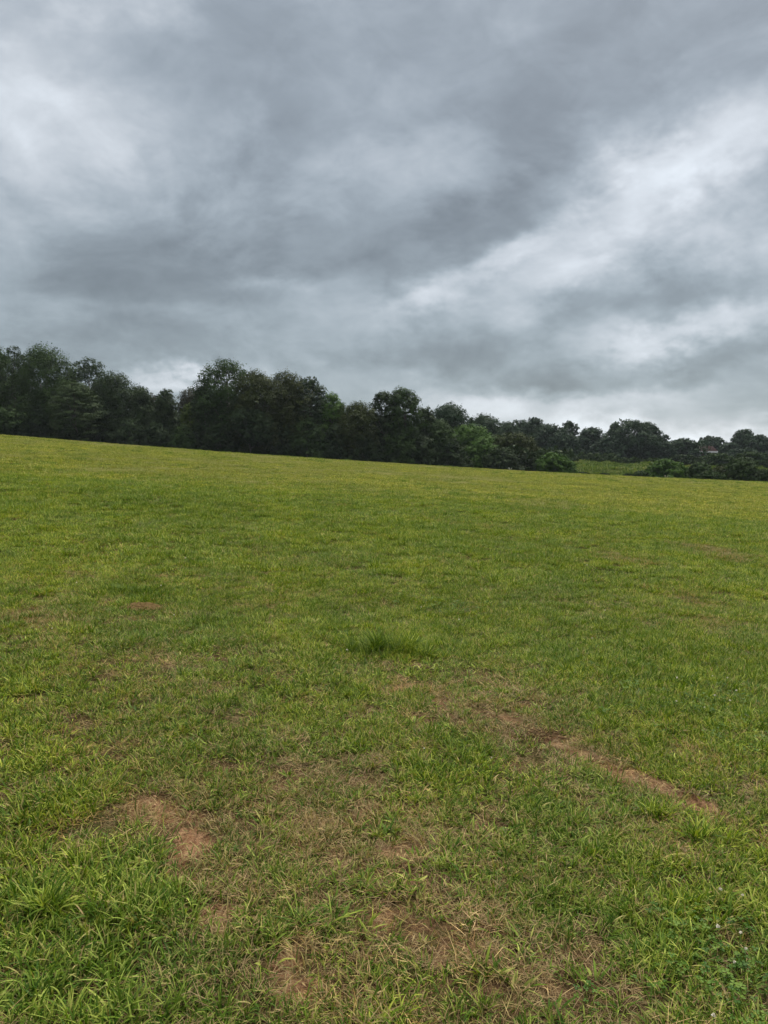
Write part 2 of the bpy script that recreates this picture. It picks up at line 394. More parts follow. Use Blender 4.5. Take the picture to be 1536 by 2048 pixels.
def clover_parts(rng, n, radius, hmin, hmax, ls):
    r = radius * np.sqrt(rng.uniform(0, 1, n)); a = rng.uniform(0, 2 * PI, n)
    V = []; F = []; Sz = []; T = []; A = []; o = 0
    for i in range(n):
        cx, cy, h = r[i] * math.cos(a[i]), r[i] * math.sin(a[i]), rng.uniform(hmin, hmax); tn = rng.uniform()
        tl = Vector((rng.normal(0, .25), rng.normal(0, .25), 1)).normalized(); R = tl.to_track_quat('Z', 'Y').to_matrix(); s = ls * rng.uniform(.75, 1.2)
        a0 = rng.uniform(0, 2 * PI)
        for k in range(3):
            th = a0 + k * 2 * PI / 3
            pts = [(0, 0, 0), (.55, -.42, .10), (1.0, -.30, .12), (.94, 0, .04), (1.0, .30, .12), (.55, .42, .10)]
            for (x, y, z) in pts:
                p = R @ Vector((s * (x * math.cos(th) - y * math.sin(th)), s * (x * math.sin(th) + y * math.cos(th)), s * z * 1.3))
                V.append((cx + p.x, cy + p.y, h + p.z)); T.append(tn); A.append(.6 if x else .2)
            F += [o, o + 1, o + 2, o + 3, o, o + 3, o + 4, o + 5]; Sz += [4, 4]; o += 6
        w_ = .0007
        V += [(cx - w_, cy, 0), (cx + w_, cy, 0), (cx + w_, cy, h), (cx - w_, cy, h)]; T += [tn] * 4; A += [.3] * 4
        F += [o, o + 1, o + 2, o + 3]; Sz.append(4); o += 4
    return np.array(V), np.array(F), np.array(Sz), np.array(T), np.array(A)

R_ = np.random.default_rng
K_MAT, K_TUFT, K_CRAB, K_STRAW, K_STALK, K_CLOV, K_MID, K_MIDT, K_FAR, K_WEED, K_CRUMB = range(11)
SRC = {
 K_MAT: [src('grass_mat', [blades(R_(10 + i), 40, .07, .022, .075, .0022, .0048, (.15, 1.2), (.2, 1.4))], [M_green]) for i in range(4)],
 K_TUFT: [src('grass_tuft', [blades(R_(20 + i), 20, .028, .05, .13, .003, .0062, (.1, .9), (.4, 1.6), seg=5, outward=.8)], [M_green]) for i in range(5)],
 K_CRAB: [src('wide_grass', [blades(R_(30 + i), 14, .03, .03, .075, .0045, .0085, (.6, 1.2), (.2, .7), seg=4, outward=.9)], [M_green]) for i in range(4)],
 K_STRAW: [src('straw', [blades(R_(40 + i), 34, .07, .02, .085, .0009, .0019, (1.1, 1.5), (.0, .3), seg=4, flat=True, outward=0, lift=.004)], [M_straw]) for i in range(4)],
 K_STALK: [src('dry_stalk', [blades(R_(50 + i), 2, .02, .10, .2, .0011, .0018, (.5, 1.35), (-.1, .3), seg=5, flat=True, outward=0)], [M_straw]) for i in range(4)],
 K_CLOV: [src('clover', [clover_parts(R_(60 + i), 16, .06, .015, .045, .0095)], [M_clover]) for i in range(3)],
 K_MID: [src('sward', [blades(R_(70 + i), 230, .17, .025, .085, .0032, .0065, (.2, 1.1), (.2, 1.2), seg=3), blades(R_(75 + i), 55, .17, .03, .09, .0022, .004, (.7, 1.45), (0, .4), seg=3)], [M_green, M_straw]) for i in range(4)],
 K_MIDT: [src('sward_tuft', [blades(R_(80 + i), 40, .06, .06, .15, .004, .007, (.1, .8), (.3, 1.4), seg=4, outward=.8)], [M_green]) for i in range(3)],
 K_FAR: [src('pasture', [blades(R_(90 + i), 520, .46, .04, .12, .009, .017, (.1, .9), (.2, 1.2), seg=2), blades(R_(95 + i), 60, .46, .05, .14, .006, .010, (.2, 1.0), (0, .8), seg=2)], [M_far, M_straw]) for i in range(4)],
 K_WEED: [src('weeds', [blades(R_(100 + i), 160, .8, .25, .75, .05, .11, (.1, .9), (.2, 1.2), seg=3)], [M_mead]) for i in range(3)],
}
def crumb_parts(rng, n, radius):
    V = []; F = []; o = 0
    base = np.array([(0,0,1),(0,0,-1),(1,0,0),(-1,0,0),(0,1,0),(0,-1,0)], float); fc = [(0,2,4),(0,4,3),(0,3,5),(0,5,2),(1,4,2),(1,3,4),(1,5,3),(1,2,5)]
    for i in range(n):
        s = rng.uniform(.0012, .0045) * rng.uniform(.6, 1.4); p = base * s * rng.uniform(.6, 1.3, (6, 3)) * (1, 1, .7) + (rng.uniform(-radius, radius), rng.uniform(-radius, radius), s * .3)
        V.append(p); F += [k + o for f in fc for k in f]; o += 6
    V = np.concatenate(V); return V, np.array(F), np.full(n * 8, 3), np.repeat(rng.uniform(0, 1, n), 6), np.full(len(V), .5)
cm = bpy.data.materials.new('clay_crumbs'); cm.use_nodes = True; t = NT(cm.node_tree)
cc = t.mix(t.n('ShaderNodeAttribute', attribute_name='tone').outputs['Fac'], (.13, .065, .035), (.34, .22, .13))
t.link(t.n('ShaderNodeBsdfPrincipled', ins={'Base Color': cc, 'Roughness': .95, 'Specular IOR Level': 0.0}).outputs[0], t.n('ShaderNodeOutputMaterial').inputs[0])
SRC[K_CRUMB] = [src('clay_crumbs', [crumb_parts(R_(110 + i), 40, .06)], [cm]) for i in range(3)]
PTS = []
def put(kind, x, y, scale, tint, dz=0):
    z = H(x, y) + dz
    PTS.append((np.full(len(x), kind), x, y, z, scale, tint))
rg = R_(7)
def scatter(y0, y1, dens, half=lambda y: y * .60 + 1.3):
    hw = half(y1); nn = int((y1 - y0) * 2 * hw * dens)
    x = rg.uniform(-hw, hw, nn); y = rg.uniform(y0, y1, nn)
    k = np.abs(x) < half(y); return x[k], y[k]
# fine sward close by
for (ya, yb, dm) in ((.9, 5, 1.0), (5, 9, .8)):
    x, y = scatter(ya, yb, 470 * dm); so, dr, lu, cl = field(x, y); u = rg.uniform(0, 1, len(x))
    k = u < np.clip(.25 + 1.1 * sstep(fbm(x * 4.2, y * 4.2, 99, 3), .36, .60) - .15 * dr + .3 * lu, .06, 1) * (1 - np.clip(so * 1.15, 0, .95)); put(K_MAT, x[k], y[k], rg.uniform(.7, 1.15, k.sum()) * (1 + .25 * lu[k] - .3 * dr[k]), np.clip(.22 + .55 * dr[k] + .4 * so[k] + rg.normal(0, .18, k.sum()), 0, 1))
    x, y = scatter(ya, yb, 190 * dm); so, dr, lu, cl = field(x, y); u = rg.uniform(0, 1, len(x)); cn = fbm(x * 2.6, y * 2.6, 91, 3)
    k = u < np.clip(.10 + 1.15 * lu * cn * 1.5 + .5 * sstep(cn, .45, .65) - .1 * dr, .03, 1) * (1 - np.clip(so * 1.1, 0, .96)); put(K_TUFT, x[k], y[k], rg.uniform(.45, 1.1, k.sum()) * (.66 + .42 * lu[k]), np.clip(.12 + .4 * dr[k] + rg.normal(0, .2, k.sum()), 0, 1))
    x, y = scatter(ya, yb, 130 * dm); so, dr, lu, cl = field(x, y); u = rg.uniform(0, 1, len(x)); cn = fbm(x * 2.1 + 9, y * 2.1, 95, 3)
    k = u < np.clip(.15 + .9 * sstep(cn, .42, .62), .03, 1) * (1 - np.clip(so * 1.0, 0, .93)); put(K_CRAB, x[k], y[k], rg.uniform(.5, 1.2, k.sum()), np.clip(.1 + .35 * dr[k] + rg.normal(0, .12, k.sum()), 0, 1), .004)
    x, y = scatter(ya, yb, 330 * dm); so, dr, lu, cl = field(x, y); u = rg.uniform(0, 1, len(x))
    k = u < np.clip(.5 + .45 * dr + .15 * so * (so < .8) - .22 * lu, .15, 1); put(K_STRAW, x[k], y[k], rg.uniform(.6, 1.3, k.sum()), rg.uniform(0, 1, k.sum()), rg.uniform(0, .012, k.sum()))
    x, y = scatter(ya, yb, 9 * dm); so, dr, lu, cl = field(x, y); put(K_STALK, x, y, rg.uniform(.5, 1.15, len(x)), rg.uniform(0, 1, len(x)), rg.uniform(.0, .03, len(x)))
    x, y = scatter(ya, yb, 260 * dm); so, dr, lu, cl = field(x, y); u = rg.uniform(0, 1, len(x))
    k = u < cl * .8; put(K_CLOV, x[k], y[k], rg.uniform(.8, 1.3, k.sum()), rg.uniform(0, .3, k.sum()), .01)
    x, y = scatter(ya, yb, 160 * dm); so, dr, lu, cl = field(x, y); u = rg.uniform(0, 1, len(x))
    k = u < np.clip(so * 1.1, 0, 1); put(K_CRUMB, x[k], y[k], rg.uniform(.7, 1.4, k.sum()), rg.uniform(0, 1, k.sum()), -.001)
# middle distance
for (ya, yb, dm, sc) in ((9, 16, 34, 1.0), (16, 30, 20, 1.25)):
    x, y = scatter(ya, yb, dm); so, dr, lu, cl = field(x, y); u = rg.uniform(0, 1, len(x))
    k = u < np.clip(1 - .8 * so, .1, 1); put(K_MID, x[k], y[k], rg.uniform(.85, 1.2, k.sum()) * sc, np.clip(.12 + .7 * dr[k] - .2 * lu[k] + rg.normal(0, .1, k.sum()), 0, 1))
    x, y = scatter(ya, yb, dm * .6); so, dr, lu, cl = field(x, y); cn = fbm(x * .9, y * .9, 97, 3); u = rg.uniform(0, 1, len(x))
    k = u < np.clip(.1 + lu * .8 + .5 * sstep(cn, .5, .7) - dr * .5, 0.02, 1); put(K_MIDT, x[k], y[k], rg.uniform(.6, 1.35, k.sum()) * sc, np.clip(.05 + .3 * dr[k] + rg.normal(0, .1, k.sum()), 0, 1))
x, y = scatter(5.5, 9, 26); so, dr, lu, cl = field(x, y); k = so < .3; put(K_MID, x[k], y[k], rg.uniform(.8, 1.0, k.sum()), np.clip(.12 + .7 * dr[k] - .2 * lu[k], 0, 1))
# pasture up to and over the crest
def farput(ya, yb, dens, sc):
    x, y = scatter(ya, yb, dens, lambda y: y * .60 + 5)
    f = fbm(x / 6, y / 9, 111, 4); f2 = fbm(x / 1.6, y / 3, 113, 3)
    k = np.ones(len(x), bool)
    put(K_FAR, x, y, rg.uniform(.8, 1.25, len(x)) * sc, np.clip(.22 + 1.1 * (f - .45) + 1.1 * (f2 - .5) + rg.normal(0, .08, len(x)), 0, 1))
farput(24, 45, 3.6, 1.0); farput(45, 70, 2.6, 1.1); farput(70, 108, 1.8, 1.25)
for (ya, yb, dn, sc0) in ((13, 30, 1.6, 1.0), (30, 60, .5, 1.4), (60, 100, .22, 2.0)):     # taller tufts the mower missed
    x, y = scatter(ya, yb, dn, lambda y: y * .6 + 4); k = fbm(x / 4, y / 6, 141, 3) > .5
    x, y = x[k], y[k]; m5 = 5; x = np.repeat(x, m5) + rg.normal(0, .16 * sc0, len(x) * m5); y = np.repeat(y, m5) + rg.normal(0, .10 * sc0, len(y) * m5)
    put(K_MIDT, x, y, rg.uniform(.7, 1.25, len(x)) * sc0, rg.uniform(0, .35, len(x)))
# meadow across the dip
nn = 6500; x = rg.uniform(18, 125, nn); y = rg.uniform(118, 232, nn)
f = fbm(x / 7, y / 7, 121, 4); k = (rg.uniform(0, 1, nn) < .25 + 1.1 * (f > .5)); put(K_WEED, x[k], y[k], rg.uniform(.4, 1.0, k.sum()) * np.where(rg.uniform(0, 1, k.sum()) < .12, 1.9, 1), np.clip(.1 + (f[k] - .45) * 1.5 + rg.normal(0, .12, k.sum()), 0, 1))

kind = np.concatenate([p[0] for p in PTS]).astype(np.int32)
co = np.stack([np.concatenate([p[i] for p in PTS]) for i in (1, 2, 3)], -1).astype(np.float32)
scl = np.concatenate([p[4] for p in PTS]).astype(np.float32); tin = np.concatenate([p[5] for p in PTS]).astype(np.float32)
N = len(kind)
rot = np.stack([rg.normal(0, .10, N), rg.normal(0, .10, N), rg.uniform(0, 2 * PI, N)], -1).astype(np.float32)
far_ = (kind >= K_FAR) & (kind != K_CRUMB); rot[far_, :2] *= .3
print('grass clumps', N, [int((kind == k).sum()) for k in range(11)])
me = bpy.data.meshes.new('grass'); me.vertices.add(N); me.vertices.foreach_set('co', co.ravel())
for nm, typ, arr, key in (('kindid', 'INT', kind, 'value'), ('scl', 'FLOAT', scl, 'value'), ('tint', 'FLOAT', tin, 'value'), ('rot', 'FLOAT_VECTOR', rot, 'vector')):
    a_ = me.attributes.new(nm, typ, 'POINT'); a_.data.foreach_set(key, arr.ravel())
grass = bpy.data.objects.new('grass', me); C.objects.link(grass)
tag(grass, 'short patchy pasture grass, clover and dead straw covering the sloping field', 'grass', kind='stuff')
ng = bpy.data.node_groups.new('grass_scatter', 'GeometryNodeTree')
ng.interface.new_socket('Geometry', in_out='INPUT', socket_type='NodeSocketGeometry')
ng.interface.new_socket('Geometry', in_out='OUTPUT', socket_type='NodeSocketGeometry')
gi = ng.nodes.new('NodeGroupInput'); go = ng.nodes.new('NodeGroupOutput'); J = ng.nodes.new('GeometryNodeJoinGeometry')
def na(name, typ):
    a = ng.nodes.new('GeometryNodeInputNamedAttribute'); a.data_type = typ; a.inputs[0].default_value = name
    return a.outputs['Attribute']
A_k = na('kindid', 'INT'); A_s = na('scl', 'FLOAT'); A_r = na('rot', 'FLOAT_VECTOR')
for kd, objs in SRC.items():
    cmp_ = ng.nodes.new('FunctionNodeCompare'); cmp_.data_type = 'INT'; cmp_.operation = 'EQUAL'
    ng.links.new(A_k, cmp_.inputs[2]); cmp_.inputs[3].default_value = kd
    j2 = ng.nodes.new('GeometryNodeJoinGeometry')
    for o in objs:
        oi = ng.nodes.new('GeometryNodeObjectInfo'); oi.inputs['Object'].default_value = o; oi.inputs['As Instance'].default_value = True
        ng.links.new(oi.outputs['Geometry'], j2.inputs[0])
    ip = ng.nodes.new('GeometryNodeInstanceOnPoints')
    ng.links.new(gi.outputs[0], ip.inputs['Points']); ng.links.new(cmp_.outputs[0], ip.inputs['Selection'])
    ng.links.new(j2.outputs[0], ip.inputs['Instance']); ip.inputs['Pick Instance'].default_value = True
    rv = ng.nodes.new('FunctionNodeRandomValue'); rv.data_type = 'INT'; rv.inputs[4].default_value = 0; rv.inputs[5].default_value = len(objs) - 1
    ng.links.new(rv.outputs[2], ip.inputs['Instance Index'])
    ng.links.new(A_r, ip.inputs['Rotation']); ng.links.new(A_s, ip.inputs['Scale'])
    ng.links.new(ip.outputs[0], J.inputs[0])
ng.links.new(J.outputs[0], go.inputs[0])
md = grass.modifiers.new('scatter', 'NODES'); md.node_group = ng

# ------------------------------------------------------------------ trees
def leaf_mat(name, c0, c1, c2, transl=.12):
    c0, c1, c2 = (tuple(v * .82 for v in q_) for q_ in (c0, c1, c2))
    m = bpy.data.materials.new(name); m.use_nodes = True; t = NT(m.node_tree)
    tone = t.n('ShaderNodeAttribute', attribute_name='tone').outputs['Fac']
    cl = t.n('ShaderNodeAttribute', attribute_name='clump').outputs['Fac']
    oi = t.n('ShaderNodeObjectInfo').outputs['Random']
    c = t.mix(t.math('MULTIPLY_ADD', tone, .35, .2), c0, c1)
    c = t.mix(t.math('MULTIPLY', cl, .6), c, c2)
    c = t.mix(t.math('MULTIPLY', oi, .35), c, t.mix(1.0, c, (1.1, 1.03, .85), 'MULTIPLY'))
    p = t.n('ShaderNodeBsdfPrincipled', ins={'Base Color': c, 'Roughness': .7, 'Specular IOR Level': .05})
    tr = t.n('ShaderNodeBsdfTranslucent', ins={'Color': t.mix(1.0, c, (1.1, 1.2, .5), 'MULTIPLY')})
    mx = t.n('ShaderNodeMixShader', ins={0: transl, 1: p.outputs[0], 2: tr.outputs[0]})
    t.link(mx.outputs[0], t.n('ShaderNodeOutputMaterial').inputs[0]); return m
LM = {
 'dark': leaf_mat('dark_leaves', (.018, .034, .016), (.030, .052, .020), (.042, .062, .026)),
 'mid': leaf_mat('green_leaves', (.022, .045, .015), (.038, .070, .020), (.055, .085, .026)),
 'olive': leaf_mat('olive_leaves', (.024, .038, .012), (.040, .055, .016), (.055, .064, .020)),
 'bright': leaf_mat('bright_leaves', (.035, .085, .015), (.060, .120, .025), (.085, .140, .030)),
 'yellow': leaf_mat('yellow_green_leaves', (.035, .06, .010), (.060, .09, .017), (.08, .105, .022)),
 'blue': leaf_mat('bluish_leaves', (.022, .042, .026), (.034, .060, .034), (.044, .074, .040)),
 'pale': leaf_mat('pale_layered_leaves', (.026, .046, .018), (.040, .064, .026), (.058, .082, .036)),
 'brown': leaf_mat('brownish_leaves', (.024, .027, .015), (.034, .036, .018), (.045, .044, .021)),
}
bm_ = bpy.data.materials.new("bark"); bm_.use_nodes = True; t = NT(bm_.node_tree)
bc = t.mix(t.noise(t.n('ShaderNodeNewGeometry').outputs['Position'], 6, 4, .6), (.035, .03, .024), (.085, .075, .06))
t.link(t.n('ShaderNodeBsdfPrincipled', ins={'Base Color': bc, 'Roughness': .9}).outputs[0], t.n('ShaderNodeOutputMaterial').inputs[0])
M_bark = bm_

def leaves_from_blobs(rng, bl, nleaf, size, flat=.0):
    """bl: (n,6) centre + radii rx, rz, clump tone. Leaves sit in small bunches on the upper shell of each blob"""
    area = bl[:, 3] ** 2; cnt = np.maximum((nleaf * area / area.sum()).astype(int), 8)
    P = []; Nn = []; Cl = []
    for b, c in zip(bl, cnt):
        nb = max(int(c / 9), 3)
        d = rng.normal(0, 1, (nb, 3)); d[:, 2] = d[:, 2] * .9 + .15; d /= np.linalg.norm(d, axis=1)[:, None]
        rr = rng.uniform(.62, 1.05, nb)[:, None]
        cen = b[:3] + d * rr * np.array([b[3], b[3], b[4]])
        k = rng.integers(0, nb, c); sg = np.array([b[3], b[3], b[4]]) * .13
        p = cen[k] + rng.normal(0, 1, (c, 3)) * sg
        P.append(p); Nn.append(d[k] * 1.1 + rng.normal(0, .30, (c, 3)) + np.array([0, 0, .35 + flat])); Cl.append(b[5] * .55 + rng.uniform(0, .45, nb)[k])
    P = np.concatenate(P); Nn = np.concatenate(Nn); Cl = np.concatenate(Cl)
    Nn /= np.linalg.norm(Nn, axis=1)[:, None]
    r = rng.normal(0, 1, P.shape); A = np.cross(Nn, r); A /= np.linalg.norm(A, axis=1)[:, None]; B = np.cross(Nn, A)
    s = size * rng.uniform(.6, 1.35, len(P))[:, None]
    n = len(P)
    V = np.stack([P - A * s, P - B * s * .55 + Nn * s * .12, P + A * s, P + B * s * .6 + Nn * s * .12], 1).reshape(-1, 3)
    F = np.arange(n * 4); return V, F, np.full(n, 4), np.repeat(rng.uniform(0, 1, n), 4), np.repeat(Cl, 4)

def tube(pts, rad, sides=7):
    V = []; F = []
    for i, (p, r) in enumerate(zip(pts, rad)):
        d = Vector(pts[min(i + 1, len(pts) - 1)]) - Vector(pts[max(i - 1, 0)])
        q = d.to_track_quat('Z', 'Y').to_matrix()
        for k in range(sides):
            a = 2 * PI * k / sides; V.append(Vector(p) + q @ Vector((r * math.cos(a), r * math.sin(a), 0)))
    for i in range(len(pts) - 1):
        for k in range(sides):
            F.append((i * sides + k, i * sides + (k + 1) % sides, (i + 1) * sides + (k + 1) % sides, (i + 1) * sides + k))
    V.append(Vector(pts[-1])); o = (len(pts) - 1) * sides
    for k in range(sides): F.append((o + k, o + (k + 1) % sides, len(V) - 1))
    return V, F
def tubes_mesh(name, lst, mat, parent=None, sides=7):
    V = []; F = []
    for pts, rad in lst:
        v, f = tube(pts, rad, sides); o = len(V); V += [tuple(x) for x in v]; F += [tuple(i + o for i in q_) for q_ in f]
    me = bpy.data.meshes.new(name); me.from_pydata(V, [], F); me.materials.append(mat)
    me.polygons.foreach_set('use_smooth', [True] * len(F)); me.update()
    o = bpy.data.objects.new(name, me); C.objects.link(o); o.parent = parent; return o

PROF = {
 'oak': lambda t: (t + .03) ** .42 * (1 - t * .995) ** .42 * 1.55,
 'round': lambda t: np.sqrt(np.clip(1 - (2 * t - 1) ** 2, 0, 1)) ** .85,
 'open': lambda t: (t + .03) ** .5 * (1 - t * .99) ** .38 * 1.5,
 'cone': lambda t: (1 - t) ** .7 * (t + .08) ** .2 * 1.15,
 'layered': lambda t: (t + .05) ** .3 * (1 - t * .97) ** .5 * 1.4,
 'bushy': lambda t: (1 - t * .98) ** .5 * (t + .25) ** .25 * 1.1,
 'column': lambda t: (1 - t * .98) ** .4 * (t + .15) ** .2,
}
def tree(name, label, cat, group, u, vtop, wpx, Y, style, mat, base=None, nleaf=9000, leaf=None, seed=0, cb=.12, gap=0.0):
    top = at(u, vtop, Y); bz = float(H(top[0], Y)) if base is None else base
    h = top[2] - bz; wd = wpx / FPX * Y * ((1.42 if Y < 180 else 1.25) if cat != 'bush' else 1.18)
    rng = R_(seed * 7 + 13)
    root = empty(name, (top[0], Y, bz - .05)); tag(root, label, cat, group)
    c0 = h * cb
    cr = {'oak': .185, 'round': .18, 'open': .15, 'layered': .15}.get(style, .18)
    hc = h - c0; bm0 = min(wd * cr, h * .15)
    nb = int(np.clip(2.1 * wd * hc * 2.6 / (PI * bm0 ** 2), 24, 110))
    if style == 'layered': nb = int(nb * .7)
    t = (np.arange(nb) + rng.uniform(.1, .9, nb)) / nb
    R = wd * .5 * np.clip(PROF[style](t), .08, 1)
    # slow bulges so that the outline is uneven
    a = np.arange(nb) * 2.39996 + rng.normal(0, .5, nb)
    R = R * (.78 + .42 * vnoise(a / PI * 2 + seed, t * 4 + seed, 3))
    rr = np.where(t > .65, rng.uniform(.75, 1, nb), rng.uniform(.6, 1, nb))
    br = bm0 * rng.uniform(.62, 1.25, nb)
    Rm = np.maximum(R - br * .6, 0)
    cx = Rm * rr * np.cos(a); cy = Rm * rr * np.sin(a); cz = c0 + br * .5 + t * (hc - br * 1.3)
    rz = br * (.82 if style != 'layered' else .38)
    if style == 'layered': br = br * 1.3
    lean = rng.normal(0, .06) * wd; cx = cx + lean * t
    bl = np.stack([cx, cy, cz, br, rz, rng.uniform(0, 1, nb)], -1)
    if style in ('oak', 'open'):
        k = rng.integers(0, nb, 8); ex = bl[k].copy(); ex[:, 0] *= 1.15; ex[:, 2] += rng.uniform(0, .06, 8) * h; ex[:, 3:5] *= .6; bl = np.concatenate([bl, ex])
    if gap: bl = bl[(rng.uniform(0, 1, len(bl)) > gap * 1.4) | (bl[:, 2] < h * .5)]
    ncore = 0 if style == 'layered' else 9
    tcore = np.linspace(.05, .8 if not gap else .5, max(ncore, 1))[:ncore]
    core = np.stack([lean * tcore + rng.normal(0, .05, ncore) * wd, rng.normal(0, .05, ncore) * wd, c0 + tcore * hc, np.full(ncore, wd * .24) * np.clip(PROF[style](tcore), .3, 1),
                     np.full(ncore, hc * .1), np.zeros(ncore)], -1)
    bl = np.concatenate([bl, core])
    # fit the crown to its height and spread
    lo = (bl[:, 0] - bl[:, 3]).min(); hi = (bl[:, 0] + bl[:, 3]).max(); sx = wd / (hi - lo); bl[:, 0] = (bl[:, 0] - (lo + hi) / 2) * sx
    zt = (bl[:, 2] + bl[:, 4]).max(); bl[:, 2] = c0 + (bl[:, 2] - c0) * (h - c0) / (zt - c0)
    size = leaf or max(.13, Y * .00112)
    V, F, Sz, T, Cl = leaves_from_blobs(rng, bl, int(nleaf * 2.8), size, .5 if style == 'layered' else 0)
    V[:, 2] = np.maximum(V[:, 2], .05)
    o = mesh_np('crown' if cat != 'bush' else 'foliage', V, F, Sz, [LM[mat]], {'tone': T, 'clump': Cl}, parent=root)
    tr = max(.07, h * .018)
    limbs = [([(0, 0, -.3), (rng.normal(0, .1), 0, h * .25), (lean * .4, rng.normal(0, .15), h * .5), (lean * .7, 0, h * .8)], [tr * 1.35, tr, tr * .75, tr * .25])]
    order = rng.permutation(len(bl))[:9]
    for k in order:
        b = bl[k]; z0 = min(max(b[2] * .55, h * .15), h * .6)
        limbs.append(([(lean * .5 * z0 / h, 0, z0), (b[0] * .5, b[1] * .5, z0 + (b[2] - z0) * .6), (b[0] * .95, b[1] * .95, b[2])], [tr * .55, tr * .32, tr * .1]))
    tubes_mesh('trunk' if cat != 'bush' else 'stem', limbs, M_bark, root, 6)
    return root

